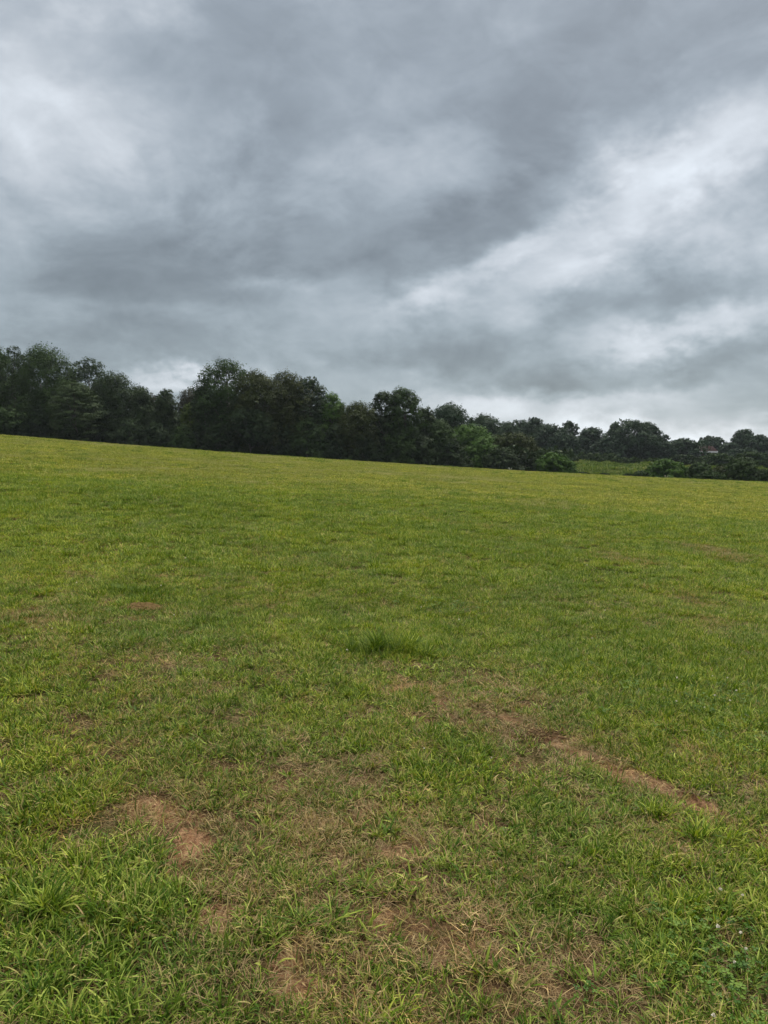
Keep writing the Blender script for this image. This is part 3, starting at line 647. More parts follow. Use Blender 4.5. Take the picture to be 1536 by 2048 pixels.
G1 = 'big trees along the left field edge'; G2 = 'small trees in front of the wood'; G3 = 'far trees on the right skyline'; G4 = 'bushes beyond the crest on the right'; G5 = 'wood behind the edge trees'
T_ = [
 # name, label, cat, group, u, vtop, wpx, Y, style, mat, nleaf, cb, gap
 ('tree','tallest tree cut by the left edge of the photo, dark dense crown','tree',G1,-22,680,80,128,'oak','mid',9000,.1,0),
 ('tree','dark tree with a narrow domed top just right of the left edge','tree',G1,24,690,62,135,'round','dark',8000,.1,.1),
 ('tree','broad dark tree with a flat domed top, widest crown at far left','tree',G1,88,686,108,130,'oak','mid',15000,.1,.05),
 ('tree','loose tree with sky showing through its ragged top, right of the broad domed one','tree',G1,173,713,82,136,'open','dark',8000,.15,.2),
 ('tree','dark tree with a top sloping down to the right before the bright sky gap','tree',G1,238,741,104,131,'oak','dark',13000,.1,.05),
 ('tree','narrow tree filling the slope beside the low gap in the left wood','tree',G1,283,768,50,133,'oak','dark',6000,.1,0),
 ('tree','narrow cone shaped dark tree in the low gap of the skyline','tree',G1,330,776,56,128,'column','dark',8000,.05,0),
 ('tree','distant dark brownish tree seen through the low gap of the skyline','tree',G5,386,772,80,190,'round','brown',7000,.05,0),
 ('tree','distant dark tree behind the narrow cone shaped one','tree',G5,305,785,60,190,'round','brown',5000,.05,0),
 ('tree','light yellow green tree glimpsed between dark trees at the gap','tree',G1,379,806,44,136,'column','yellow',5000,.05,0),
 ('tree','tallest oak like tree of the middle clump, lacy top with sky holes','tree',G1,452,714,104,127,'open','mid',13000,.08,.1),
 ('tree','small leaning dark tree at the left foot of the tallest middle oak','tree',G1,408,765,52,126,'open','dark',6000,.05,0),
 ('tree','olive brown tree right beside the tallest middle oak','tree',G1,515,736,88,124,'oak','olive',11000,.08,0),
 ('tree','wide olive tree with two rounded tops in the middle clump','tree',G1,572,738,88,127,'oak','olive',12000,.08,0),
 ('tree','dark tree at the right shoulder of the middle clump with sky holes','tree',G1,622,749,66,129,'open','dark',8000,.08,.05),
 ('tree','vivid dark green tree stepping down right of the middle clump','tree',G1,662,782,56,130,'round','bright',7000,.05,0),
 ('tree','low brownish olive tree in the dip right of the middle clump','tree',G1,712,800,76,127,'round','olive',9000,.06,0),
 ('tree','tall ragged tree left half of the forked pair, pointed top','tree',G1,770,780,52,129,'open','dark',8000,.1,.08),
 ('tree','tall ragged tree with a bough reaching right, open sky under it','tree',G1,812,773,66,128,'open','mid',9000,.1,.12),
 ('tree','small dark tree at the right foot of the ragged forked pair','tree',G1,850,812,44,132,'round','dark',5000,.05,0),
 ('tree','dark smooth domed tree right of the ragged forked pair','tree',G1,897,804,78,150,'round','blue',10000,.05,0),
 ('tree','lower dark domed tree right of the smooth dome','tree',G3,968,826,66,170,'round','blue',8000,.05,0),
 ('tree','bright green rounded tree in front of the dark domes','tree',G1,945,846,78,140,'round','bright',9000,.05,0),
 ('tree','bright green low tree under the rounded bright one','tree',G2,955,872,62,134,'bushy','bright',6000,.03,0),
 ('tree','mid green tree left below the dark smooth dome','tree',G2,872,838,70,130,'bushy','mid',8000,.03,0),
 ('tree','dark olive tree at the right end of the near wood','tree',G2,1022,862,84,138,'oak','olive',9000,.03,0),
 ('tree','low dark tree on the crest at the right end of the near wood','tree',G2,1008,893,70,128,'bushy','dark',6000,.03,0),
 ('tree','dark tree nestled between the rounded bright tree and the wood end','tree',G2,990,868,52,142,'bushy','mid',5000,.03,0),
 # understorey along the edge, mostly in dark leaves that paint its shade
 ('sapling','yellow green sapling with two pale trunks at the left edge','tree',G2,14,812,52,121,'open','mid',5000,.3,0),
 ('shrub','dark green shrub in front of the broad domed tree','tree',G2,78,812,52,120,'bushy','dark',5000,.05,0),
 ('dogwood','pale green tree with flat layered boughs beside the broad domed tree','tree',G2,150,762,78,122,'layered','pale',7000,.15,0),
 ('shrub','dusty green small tree under the layered one','tree',G2,142,818,62,118,'layered','pale',5500,.1,0),
 ('shrub','rounded low shrub on the field edge under the layered tree','tree',G2,148,862,54,115,'bushy','dark',4000,.02,0),
 ('shrub','dark low tree right of the layered tree','tree',G2,205,800,76,120,'bushy','dark',8000,.03,0),
 ('shrub','dim olive low tree under the sloping crown','tree',G2,262,836,78,119,'bushy','dark',7000,.03,0),
 ('shrub','mid green low tree at the foot of the cone shaped tree','tree',G2,318,842,60,118,'bushy','dark',5500,.03,0),
 ('shrub','brighter low shrub below the yellow green tree','tree',G2,370,848,58,118,'bushy','mid',5000,.02,0),
 ('shrub','olive low tree left of the bare pale trunk in the middle clump','tree',G2,440,840,64,116,'bushy','dark',6000,.04,0),
 ('sapling','young tree on a bare pale trunk in front of the middle clump','tree',G2,500,812,70,121,'oak','dark',6500,.32,0),
 ('shrub','dark low tree right of the bare pale trunk','tree',G2,552,838,74,118,'bushy','dark',7000,.04,0),
 ('shrub','dim mid green low tree under the two rounded olive tops','tree',G2,612,830,80,119,'bushy','mid',8000,.04,0),
 ('shrub','dark low tree under the vivid green one','tree',G2,676,846,70,119,'bushy','dark',6500,.03,0),
 ('shrub','olive low tree in front of the brownish tree','tree',G2,730,858,76,119,'bushy','dark',6500,.03,0),
 ('shrub','mid green low tree under the ragged forked pair','tree',G2,800,852,80,120,'bushy','mid',7500,.03,0),
 ('shrub','dark low tree right below the ragged forked pair','tree',G2,852,868,60,120,'bushy','dark',5500,.03,0),
 ('shrub','dark low tree below the smooth dome','tree',G2,905,872,66,122,'bushy','dark',6000,.03,0),
 # back rows
 ('tree','dark tree behind the wood left of the layered one','tree',G5,130,748,120,150,'oak','dark',9000,.03,0),
 ('tree','dark tree behind the ragged see-through top','tree',G5,205,762,110,152,'oak','dark',8000,.03,0),
 ('tree','dark tree deep in the wood between cone and middle oak','tree',G5,335,818,120,150,'oak','dark',8000,.03,0),
 ('tree','dark tree deep behind the tallest middle oak','tree',G5,460,770,120,150,'oak','dark',9000,.03,0),
 ('tree','dark tree deep behind the two rounded olive tops','tree',G5,570,778,130,150,'oak','dark',9000,.03,0),
 ('tree','dark tree deep behind the vivid green one','tree',G5,672,806,110,150,'oak','dark',8000,.03,0),
 ('tree','dark tree deep behind the ragged forked pair','tree',G5,775,822,110,152,'oak','dark',8000,.03,0),
 ('tree','dark tree deep behind the far left wood','tree',G5,40,735,120,152,'oak','dark',9000,.03,0),
 ('tree','dark tree deep behind the domed trees','tree',G5,870,840,110,160,'oak','dark',8000,.03,0),
 # far right line
 ('tree','far dark rounded tree where the near wood ends','tree',G3,1018,842,56,225,'round','blue',5500,.03,0),
 ('tree','far dark tree with a small knobbed top','tree',G3,1038,838,60,235,'oak','blue',5500,.03,0),
 ('tree','far tree with a thin tuft standing above its neighbours','tree',G3,1072,833,40,235,'open','blue',4000,.05,.1),
 ('tree','far broad dark tree behind the bright round bush','tree',G3,1098,846,72,228,'round','blue',6000,.03,0),
 ('tree','far lacy tree with sky showing through its narrow top','tree',G3,1139,841,36,240,'open','blue',3500,.1,.15),
 ('tree','far dark tree left of the huge spreading one','tree',G3,1182,852,54,235,'oak','blue',5500,.03,.05),
 ('tree','far dark low tree at the meadow head','tree',G3,1130,868,70,224,'bushy','blue',5000,.02,0),
 ('tree','far low tree in front of the huge spreading one','tree',G3,1215,872,70,222,'bushy','blue',5000,.02,0),
 ('tree','huge spreading far oak with a sky hole in its crown','tree',G3,1258,837,100,228,'oak','blue',11000,.03,.08),
 ('tree','far dark rounded tree joined to the right side of the huge oak','tree',G3,1297,843,48,231,'round','blue',5500,.03,0),
 ('tree','thin far tree poking up right of the huge oak','tree',G3,1328,868,26,245,'open','blue',2500,.05,.1),
 ('tree','far low tree right below the huge oak','tree',G3,1325,882,60,232,'bushy','blue',5000,.02,0),
 ('tree','far domed tree left of the brown roof','tree',G3,1372,875,50,235,'round','blue',6000,.02,0),
 ('tree','far pale tree behind the brown roof','tree',G3,1424,871,56,300,'oak','blue',5000,.02,0),
 ('tree','far low tree hiding the foot of the house','tree',G3,1416,911,50,226,'bushy','mid',4500,.02,0),
 ('tree','far tree right of the brown roof','tree',G3,1464,884,44,236,'oak','blue',5000,.02,0),
 ('tree','far tall tree with a finger like top near the right edge','tree',G3,1492,857,46,238,'open','blue',5000,.03,.08),
 ('tree','far broad dark tree at the right edge','tree',G3,1522,868,60,232,'oak','blue',6500,.02,0),
 ('tree','far dark tree cut by the right edge','tree',G3,1562,876,60,232,'oak','blue',5000,.02,0),
 ('tree','far low dark tree under the finger topped one','tree',G3,1486,895,66,226,'bushy','blue',5000,.02,0),
 # bushes
 ('bush','bright round bush on short stems in front of the meadow','bush',G4,1114,903,76,122,'bushy','bright',8000,.06,0),
 ('bush','small olive bush left behind the bright round bush','bush',G4,1078,903,30,165,'bushy','pale',2500,.02,0),
 ('bush','bright rounded bush at the right end of the meadow','bush',G4,1333,917,86,124,'bushy','bright',8500,.02,0),
 ('bush','dusky low bush between the two bright bushes on the right','bush',G4,1405,924,70,124,'bushy','mid',6500,.02,0),
 ('bush','large rounded bush under the finger topped tree','bush',G4,1482,914,88,122,'bushy','mid',8500,.02,0),
 ('bush','greyish low bush at the right edge','bush',G4,1532,937,46,120,'bushy','pale',3500,.02,0),
 ('bush','low bush left of the right meadow end bush','bush',G4,1278,940,44,122,'bushy','mid',3500,.02,0),
 ('bush','low bush between large rounded bush and dusky bush','bush',G4,1440,930,50,123,'bushy','olive',4000,.02,0),
 ('bush','low bush just left of the large rounded bush, part of the hedge','bush',G4,1375,934,64,127,'bushy','bright',4500,.0,0),
 ('bush','low dark bush in front of the dusky one in the hedge','bush',G4,1425,940,70,119,'bushy','mid',4500,.0,0),
 ('tree','low mid green tree behind the hedge under the brown roof','tree',G3,1440,905,80,190,'bushy','mid',5000,.0,0),
 ('tree','low dark tree behind the hedge near the right edge','tree',G3,1510,902,90,190,'bushy','mid',5500,.0,0),
 ('tree','low tree behind the hedge left of the brown roof','tree',G3,1378,908,70,192,'bushy','dark',4500,.0,0),
 ('bush','bush cut by the right edge of the photo','bush',G4,1565,930,60,124,'bushy','mid',4500,.0,0),
 ('bush','tiny dark bush at the meadow foot left of the other tiny one','bush',G4,1168,943,34,118,'bushy','dark',2200,.0,0),
 ('bush','tiny dark bush at the meadow foot right of the other tiny one','bush',G4,1212,945,42,119,'bushy','dark',2400,.0,0),
 ('bush','tiny dark bush in the meadow nearest the right bright bush','bush',G4,1258,946,30,119,'bushy','dark',2000,.0,0),
]
for i, a in enumerate(T_):
    if a[0] == 'shrub': a = a[:7] + (a[7] + 7,) + a[8:]
    tree(*a[:10], nleaf=a[10], cb=a[11], gap=a[12], seed=i + 1)
# young pines and scrub in a row at the head of the meadow
rr = R_(5)
ORD = 'first second third fourth fifth sixth seventh eighth ninth tenth eleventh twelfth thirteenth fourteenth fifteenth sixteenth seventeenth eighteenth nineteenth twentieth'.split()
for i, u in enumerate(list(range(1132, 1330, 15)) + [1345, 1362, 1385, 1410, 1432, 1450]):
    tree('young_tree', ORD[i] + ' young tree from the left in the row at the meadow head', 'young tree', 'row of young trees at the head of the meadow',
         u + rr.uniform(-4, 4), 903 + (u - 1130) * .07 + rr.uniform(-4, 4), rr.uniform(20, 30), 205 + rr.uniform(-8, 8), rr.choice(['cone', 'bushy']), rr.choice(['mid', 'dark', 'mid']), nleaf=1500, seed=200 + i, cb=.02)

# dark undergrowth that closes the foot of the wood
rng = R_(77); nU = 60000
ux = rng.uniform(-105, 34, nU); uy = rng.uniform(132, 150, nU); uh = H(ux, uy)
lev = 1.5 + 5.0 * fbm(ux / 7, uy / 7, 131, 3) + np.clip(-ux / 25, 0, 3)
uz = uh + rng.uniform(0, 1, nU) ** .8 * lev
P = np.stack([ux, uy, uz], -1); Nn = rng.normal(0, 1, P.shape); Nn[:, 2] += .5; Nn /= np.linalg.norm(Nn, axis=1)[:, None]
A = np.cross(Nn, rng.normal(0, 1, P.shape)); A /= np.linalg.norm(A, axis=1)[:, None]; B = np.cross(Nn, A); s = rng.uniform(.25, .5, nU)[:, None]
V = np.stack([P - A * s, P - B * s * .6, P + A * s, P + B * s * .6], 1).reshape(-1, 3)
o = mesh_np('undergrowth', V, np.arange(nU * 4), np.full(nU, 4), [LM['dark']], {'tone': np.repeat(rng.uniform(0, 1, nU), 4), 'clump': np.repeat(rng.uniform(0, 1, nU), 4)})
tag(o, 'dark tangled undergrowth at the foot of the wood', 'undergrowth', kind='stuff')
nU = 42000; ux = rng.uniform(40, 190, nU); uy = rng.uniform(232, 262, nU); uh = H(ux, uy)
lev = 3.2 + 4.5 * fbm(ux / 6, uy / 9, 133, 3)
k = ~((ux > 103) & (ux < 122) & (uy > 228)) ; ux, uy, uh, lev = ux[k], uy[k], uh[k], lev[k]; nU = len(ux)
P = np.stack([ux, uy, uh + rng.uniform(0, 1, nU) ** .8 * lev], -1); Nn = rng.normal(0, .6, P.shape); Nn[:, 2] += .6; Nn /= np.linalg.norm(Nn, axis=1)[:, None]
A = np.cross(Nn, rng.normal(0, 1, P.shape)); A /= np.linalg.norm(A, axis=1)[:, None]; B = np.cross(Nn, A); s = rng.uniform(.3, .55, nU)[:, None]
V = np.stack([P - A * s, P - B * s * .6, P + A * s, P + B * s * .6], 1).reshape(-1, 3)
o = mesh_np('far_wood', V, np.arange(nU * 4), np.full(nU, 4), [LM['blue']], {'tone': np.repeat(rng.uniform(0, 1, nU), 4), 'clump': np.repeat(rng.uniform(0, 1, nU), 4)})
tag(o, 'dim far wood closing the gaps behind the far tree line on the right', 'wood', kind='stuff')

# ------------------------------------------------------------------ house among the far trees
def simple_mat(name, c0, c1=None, rough=.8, scale=8, spec=.2):
    m = bpy.data.materials.new(name); m.use_nodes = True; t = NT(m.node_tree)
    tcn = t.n('ShaderNodeTexCoord').outputs['Object']
    c = t.mix(t.ramp(t.noise(tcn, scale, 4, .6), .35, .65), c0, c1 or tuple(k * .75 for k in c0))
    t.link(t.n('ShaderNodeBsdfPrincipled', ins={'Base Color': c, 'Roughness': rough, 'Specular IOR Level': spec}).outputs[0], t.n('ShaderNodeOutputMaterial').inputs[0]); return m
def boxes(name, bs, mat, parent=None):
    V = []; F = []
    for (x0, x1, y0, y1, z0, z1) in bs:
        o = len(V); V += [(x0,y0,z0),(x1,y0,z0),(x1,y1,z0),(x0,y1,z0),(x0,y0,z1),(x1,y0,z1),(x1,y1,z1),(x0,y1,z1)]
        F += [tuple(k + o for k in f) for f in ((0,3,2,1),(4,5,6,7),(0,1,5,4),(1,2,6,5),(2,3,7,6),(3,0,4,7))]
    me = bpy.data.meshes.new(name); me.from_pydata(V, [], F); me.materials.append(mat); me.update()
    o = bpy.data.objects.new(name, me); C.objects.link(o); o.parent = parent; return o
HY = 262.0
hp = at(1408, 903, HY); hx = hp[0]; eave = hp[2]; ridge = at(1408, 892.5, HY + 4)[2]; hz = float(H(hx, HY))
house = empty('house', (hx, HY, hz)); tag(house, 'low house with brown shingle roof half hidden by far trees', 'house')
eh = eave - hz; rh = ridge - hz
brick = simple_mat('dark_brick', (.09, .05, .04), (.06, .04, .035)); shingle = simple_mat('brown_shingles', (.030, .019, .017), (.020, .014, .014), scale=3, spec=0.0, rough=1)
white = simple_mat('white_paint', (.6, .6, .62), (.5, .5, .5)); glass_d = simple_mat('dark_window_glass', (.02, .02, .025), rough=.1, spec=.5)
boxes('wall', [(-7, 4.0, 1.2, 7.5, 0, eh - .05)], brick, house)
me = bpy.data.meshes.new('roof'); me.from_pydata([(-7.6,-.6,eh),(4.7,-.6,eh),(4.7,4.2,rh),(-7.6,4.2,rh),(-7.6,8.4,eh),(4.7,8.4,eh),(-7.6,-.6,eh+.16),(4.7,-.6,eh+.16),(4.7,4.2,rh+.16),(-7.6,4.2,rh+.16),(-7.6,8.4,eh+.16),(4.7,8.4,eh+.16)], [],
  [(0,1,2,3),(3,2,5,4),(6,9,8,7),(9,10,11,8),(0,6,7,1),(4,5,11,10),(0,3,9,6),(3,4,10,9),(1,7,8,2),(2,8,11,5)]); me.materials.append(shingle); me.update()
rf = bpy.data.objects.new('roof', me); C.objects.link(rf); rf.parent = house
boxes('chimney', [(-1.2, -.4, 4.6, 5.3, rh - .5, rh + .9)], brick, rf)
boxes('fascia', [(-7.6, 4.7, -.66, -.605, eh - .42, eh + .14)], white, house)
for px in (-7.2, -3.3, .6, 4.3): boxes('porch_post', [(px - .07, px + .07, -.5, -.36, 0, eh - .02)], white, house)
dr_ = boxes('door', [(-1.5, -.6, 1.15, 1.197, .1, 2.1)], white, house)
for wx_ in (-5.2, 1.8):
    wf = boxes('window', [(wx_ - .6, wx_ + .6, 1.14, 1.197, .9, 2.0)], white, house); boxes('pane', [(wx_ - .5, wx_ + .5, 1.12, 1.138, 1.0, 1.9)], glass_d, wf)

# ------------------------------------------------------------------ white clover flowers
M_petal = simple_mat('white_petals', (.80, .77, .68), (.50, .43, .32), rough=.7, scale=300)
M_stem = simple_mat('clover_stem', (.10, .16, .04), scale=60)
def flower_head_mesh(seed):
    rng = R_(seed); V = []; F = []
    n = 46
    for i in range(n):
        z = 1 - 1.55 * (i + .5) / n; a = i * 2.39996; r = math.sqrt(max(0, 1 - z * z))
        d = Vector((r * math.cos(a), r * math.sin(a), z)); d = (d + Vector(rng.normal(0, .16, 3))).normalized(); L = .0098 * rng.uniform(.75, 1.15)
        if z < -.2: L *= .8
        sd_ = d.orthogonal().normalized(); s2 = d.cross(sd_); o = len(V); wd_ = .0017
        q0 = d * .002; q1 = d * L * .6; q2 = d * L + s2 * .0012
        V += [q0 - sd_ * wd_ * .4, q0 + sd_ * wd_ * .4, q1 + sd_ * wd_ + s2 * .0007, q1 - sd_ * wd_ + s2 * .0007, q2, q1 - s2 * .0012]
        F += [(o, o+1, o+2, o+5), (o, o+5, o+3), (o+5, o+2, o+4), (o+5, o+4, o+3)]
    me = bpy.data.meshes.new('flower_head'); me.from_pydata([tuple(v) for v in V], [], F); me.materials.append(M_petal); me.update(); return me
FH = [flower_head_mesh(k) for k in range(4)]
FL = [(1441,1780,'white clover flower in tall grass near the right edge, uppermost of the near ones',1.15),
 (1485,1791,'half hidden white clover flower right of the uppermost near one',.85),
 (1436,1854,'large loose white clover flower above the dark clover patch, lower right',1.25),
 (1481,1866,'white clover flower just right of the large loose one',.9),
 (1492,1899,'white clover flower below and right of the large loose one',.9),
 (1469,1925,'faded white clover flower at the upper edge of the dark clover patch',.8),
 (1427,2032,'white clover flower at the very bottom right of the photo',1.0),
 (1354,1356,'white clover flower in the green grass, left end of the far row on the right',1.2),
 (1455,1356,'white clover flower in the green grass, middle of the far row on the right',1.2),
 (1425,1352,'small white clover flower between the left end and the middle of the far row',.9),
 (1473,1381,'bright white clover flower below the far row, nearest the right edge',1.3),
 (1429,1391,'white clover flower below the far row, left of the bright one',1.1),
 (1460,1401,'white clover flower lowest right in the green grass on the right',1.2),
 (1353,1403,'white clover flower lowest left in the green grass on the right',1.0),
 (1409,1415,'small white clover flower between the two lowest ones on the right',.8),
 (371,1116,'round white seed head standing alone in the grass, upper left field',1.9),
 (440,1118,'small white clover flower right of the round seed head',1.2),
 (322,1171,'white clover flower above and right of the bare soil mound',1.2),
 (348,1230,'white clover flower right of the bare soil mound',1.1),
 (104,1257,'white clover flower near the left edge, in thin grass',1.1),
 (153,1165,'white clover flower left of the dark tuft in the upper left field',1.1),
 (1210,1221,'lone white clover flower in the middle of the right field',1.2),
 (1174,1130,'far white clover flower left of the pale dry patches',1.3),
 (1184,1276,'white clover flower below the lone middle one on the right',1.0),
 (694,1300,'white clover flower at the left end of the long dark tuft',1.2),
 (918,1239,'white clover flower above and right of the long dark tuft',1.2),
 (842,1214,'white clover flower straight above the long dark tuft',1.0),
 (848,1498,'small white clover flower in the grass left of the twigs',.8),
 (983,1516,'small white clover flower in the grass below the twigs',.7)]
rngf = R_(99)
for i, (u, v, lab, sc) in enumerate(FL):
    g0 = hit(u, v + 14); d0 = math.hypot(g0[0], g0[1]); hh = rngf.uniform(.06, .10)
    # stand it so that the head meets the sight line
    d = ray(u, v); tt = 1.0
    while True:
        p = np.array([0, 0, EYE]) + d * tt
        if p[2] <= H(p[0], p[1]) + hh: break
        tt *= 1.002
    base = (float(p[0]), float(p[1]), float(H(p[0], p[1])))
    fl = empty('clover_flower', base); tag(fl, lab, 'flower', 'white clover flowers in the grass')
    sx_, sy_ = rngf.normal(0, .008, 2)
    tubes_mesh('stem', [([(sx_, sy_, -.01), (sx_ * .4, sy_ * .4, hh * .5), (0, 0, hh - .004)], [.0009, .0008, .0007])], M_stem, fl, 5)
    fh = bpy.data.objects.new('flower_head', FH[i % 4]); C.objects.link(fh); fh.parent = fl; fh.location = (0, 0, hh)
    fh.rotation_euler = (rngf.normal(0, .25), rngf.normal(0, .25), rngf.uniform(0, 6)); fh.scale = (sc * .66,) * 3

# ------------------------------------------------------------------ tufts, twigs, mound, weeds
M_tuft = grass_mat('dark_tuft_grass', [(.024, .062, .006), (.065, .125, .012), (.22, .29, .06)], (.2, .16, .07), basec=(.015, .02, .008))  # blade feet darkest here, shade low in the tuft put into the colour
def tuft(name, label, cat, u, v, wpx, dpx, n, lmin, lmax, mat, seed, wmin=.002, wmax=.004, lean=(.1, .9), bend=(.4, 1.5), group=None, yscale=None):
    p = hit(u, v); dd = math.hypot(p[0], p[1]); rng = R_(seed)
    V, F, Sz, T, A = blades(rng, n, 1.0, lmin, lmax, wmin, wmax, lean, bend, seg=4, outward=.4)
    hw = wpx / 2 / FPX * dd; hd = hw * .28 if yscale is None else yscale
    nv = 9; b0 = V.reshape(n, nv, 3).copy(); c0 = (b0[:, 0] + b0[:, 1]) / 2; c0[:, 2] = 0
    m = max(5, int(hw / .035 * (5 if n > 800 else 1))); sc_ = np.stack([rng.uniform(-1, 1, m) * hw, rng.normal(0, .45, m) * hd], -1); sh = rng.uniform(.5, 1.25, m) * np.exp(-.15 * (sc_[:, 0] / hw) ** 2 - .35 * (sc_[:, 1] / hd) ** 2); k_ = rng.integers(0, m, n)
    rad = .035 * max(1, dd / 5)
    b0 = (b0 - c0[:, None]) * sh[k_][:, None, None] + (c0 * rad)[:, None]; b0[:, :, :2] += sc_[k_][:, None]
    gz_ = H(p[0] + b0[:, 0, 0], p[1] + b0[:, 0, 1]) - H(p[0], p[1]); b0[:, :, 2] += gz_[:, None]
    o = mesh_np(name, b0.reshape(-1, 3), F, Sz, [mat], {'tone': T, 'along': A}, smooth=True)
    o.location = (p[0], p[1], float(H(p[0], p[1]))); tag(o, label, cat, group); return o
tuft('grass_tuft', 'long dark tuft of fine grass in the middle of the field', 'grass tuft', 782, 1305, 160, 40, 3200, .09, .23, M_tuft, 301, .0026, .0048, yscale=.26, group='taller dark grass tufts')
tuft('grass_tuft', 'dark tuft of grass above the bare soil mound, upper left field', 'grass tuft', 250, 1188, 110, 20, 1500, .06, .15, M_tuft, 302, .002, .0038, group='taller dark grass tufts')
tuft('grass_tuft', 'small dark tuft in the far middle of the field', 'grass tuft', 845, 1058, 70, 8, 900, .06, .16, M_tuft, 303, .004, .008, group='taller dark grass tufts')
tuft('grass_tuft', 'coarse tuft hanging over the end of the red rut on the right', 'grass tuft', 1365, 1640, 140, 20, 220, .05, .12, M_green, 304, .003, .0055, group='taller dark grass tufts')
tuft('grass_tuft', 'arching tuft right below the rut near the right edge', 'grass tuft', 1430, 1690, 100, 20, 200, .06, .15, M_green, 305, .003, .0055, group='taller dark grass tufts')
tuft('grass_tuft', 'bright leafy tuft at the left, above the lower left corner', 'grass tuft', 90, 1830, 110, 20, 260, .07, .17, M_green, 306, .004, .007, group='taller dark grass tufts')
tuft('grass_tuft', 'coarse arching tuft by the lower red soil patch left of centre', 'grass tuft', 625, 1855, 90, 20, 150, .06, .16, M_green, 307, .003, .006, lean=(.5, 1.2), group='taller dark grass tufts')
M_twig = simple_mat('dark_twigs', (.055, .032, .016), (.12, .08, .045), scale=40, spec=0.0)
M_pale = simple_mat('pale_dead_stalk', (.55, .50, .40), (.40, .34, .24), scale=30)
tp = hit(1090, 1475); rt = R_(401); lst = []
for i in range(60):
    cx_, cy_ = rt.normal(-.01, .05), rt.normal(0, .028); a = rt.normal(0.25, .8) + (PI if rt.uniform() < .5 else 0); L = rt.uniform(.03, .10); z0 = rt.uniform(.004, .03)
    p0 = (cx_, cy_, z0); p1 = (cx_ + L * .5 * math.cos(a), cy_ + L * .5 * math.sin(a), z0 + rt.uniform(-.004, .018)); p2 = (p1[0] + L * .5 * math.cos(a + rt.normal(0, .5)), p1[1] + L * .5 * math.sin(a + .3), max(.003, z0 + rt.normal(0, .012)))
    lst.append(([p0, p1, p2], [.0028, .002, .0008]))
tw = empty('twig_heap', (tp[0], tp[1], float(H(tp[0], tp[1])))); tag(tw, 'little heap of dark dead twigs lying on bare soil beside the red rut', 'twigs')
tubes_mesh('twig_tangle', lst, M_twig, tw, 5)
lst = []
for i in range(14):
    y0 = rt.normal(-.01, .01); lst.append(([(.02, y0, .012 + rt.uniform(0, .012)), (.07, y0 - .012, .016), (.12 + rt.uniform(0, .02), y0 - .03, .006)], [.0022, .002, .001]))
tubes_mesh('bark_strip', lst, simple_mat('grey_bark_strip', (.14, .085, .045), (.08, .05, .028), scale=60, spec=0.0), tw, 5)
# mound of loosened soil
mp = hit(278, 1219); nr, na_ = 14, 40; V = [(0, 0, .026)]; F = []
for i in range(1, nr + 1):
    for k in range(na_):
        a = 2 * PI * k / na_; q_ = i / nr; R0 = .14 * (1 + .25 * float(vnoise(np.array(a * 1.3), np.array(2.0), 5)))
        x_ = R0 * q_ * math.cos(a) * 1.25; y_ = R0 * q_ * math.sin(a)
        V.append((x_, y_, .026 * (1 - q_ ** 2) + .022 * (float(fbm(np.array(x_ * 60), np.array(y_ * 60), 9, 3)) - .4) * (1 - q_ ** 4) - .02 * q_ ** 4))
for k in range(na_): F.append((0, 1 + k, 1 + (k + 1) % na_))
for i in range(nr - 1):
    for k in range(na_): a0 = 1 + i * na_; F.append((a0 + k, a0 + na_ + k, a0 + na_ + (k + 1) % na_, a0 + (k + 1) % na_))
me = bpy.data.meshes.new('soil_mound'); me.from_pydata(V, [], F); me.materials.append(simple_mat('loose_brown_soil', (.045, .030, .012), (.11, .075, .035), scale=45, spec=0)); me.update()
o = bpy.data.objects.new('soil_mound', me); C.objects.link(o); o.location = (mp[0], mp[1], float(H(mp[0], mp[1])) + .03); tag(o, 'small bare mound of brown soil in the upper left field', 'mound')
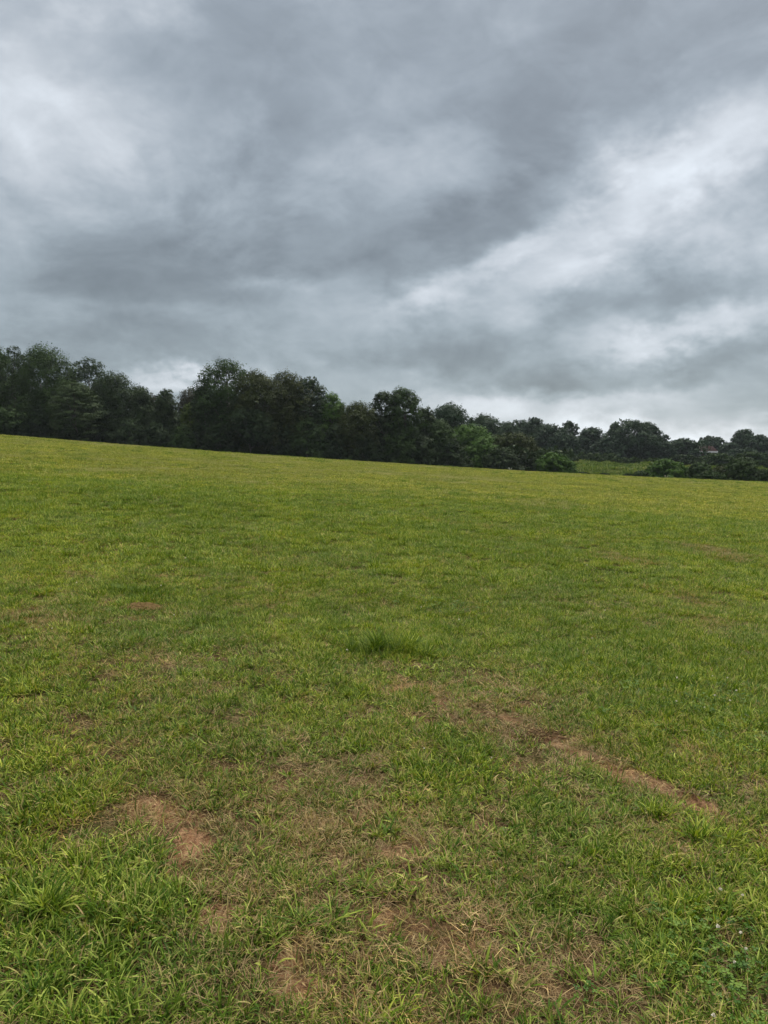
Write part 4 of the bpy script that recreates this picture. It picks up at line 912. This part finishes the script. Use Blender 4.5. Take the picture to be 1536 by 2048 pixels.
# weeds standing on the crest
def crest_weed(u, label, seed, tall, tipmat, cat='weed'):
    rng = R_(seed); Y = 88.0; x_ = (u - 768) / FPX * Y; z_ = float(H(x_, Y))
    root = empty('weed_clump', (x_, Y, z_)); tag(root, label, cat, 'weeds standing on the crest')
    V, F, Sz, T, A = blades(rng, 60, .3, .12, .32, .012, .022, (.1, .8), (.2, 1.0), seg=3)
    mesh_np('leaves', V, F, Sz, [M_mead], {'tone': T, 'along': A}, parent=root)
    tubes_mesh('stalk', [([(-.05, 0, 0), (-.06, 0, tall * .6), (-.1, 0, tall)], [.02, .018, .045]), ([(.1, 0, 0), (.14, 0, tall * .5), (.24, 0, tall * .85)], [.015, .012, .02])], tipmat, root, 6)
crest_weed(1019, 'weed clump with a white tip on the crest below the near wood end', 501, .42, simple_mat('white_seed_head', (.7, .7, .62), (.55, .55, .45)))
crest_weed(1331, 'tan dead weed clump on the crest before the right bright bush', 502, .40, M_pale)
# two pale sticks in the meadow
for u, lab in ((1201, 'left one of two short pale sticks in the far meadow'), (1231, 'right one of two short pale sticks in the far meadow')):
    Y = 200.0; x_ = (u - 768) / FPX * Y
    o = tubes_mesh('stick', [([(0, 0, -.1), (.03, 0, .6), (.0, 0, 1.1)], [.09, .08, .05])], M_pale, None, 6); o.location = (x_, Y, float(H(x_, Y))); tag(o, lab, 'stick', 'pale sticks in the far meadow')

# ------------------------------------------------------------------ thin haze that greys the far trees
me = bpy.data.meshes.new('haze'); zb = float(gz.min()) - 1.0; zt_ = 45.0
vv = [(x_, y_, z_) for z_ in (zb, zt_) for y_ in (-60, 2560) for x_ in (-1560, 1560)]
me.from_pydata(vv, [], [(0, 2, 3, 1), (4, 5, 7, 6), (0, 1, 5, 4), (2, 6, 7, 3), (0, 4, 6, 2), (1, 3, 7, 5)]); me.update()
hm = bpy.data.materials.new('thin_haze'); hm.use_nodes = True; t = NT(hm.node_tree)
vol = t.n('ShaderNodeVolumePrincipled', ins={'Color': (.80, .88, 1.0, 1), 'Density': .00009, 'Anisotropy': 0.0})
t.link(vol.outputs[0], t.n('ShaderNodeOutputMaterial').inputs['Volume']); me.materials.append(hm)
o = bpy.data.objects.new('haze', me); C.objects.link(o); tag(o, 'thin damp air that slightly greys the far trees', 'haze', kind='stuff')
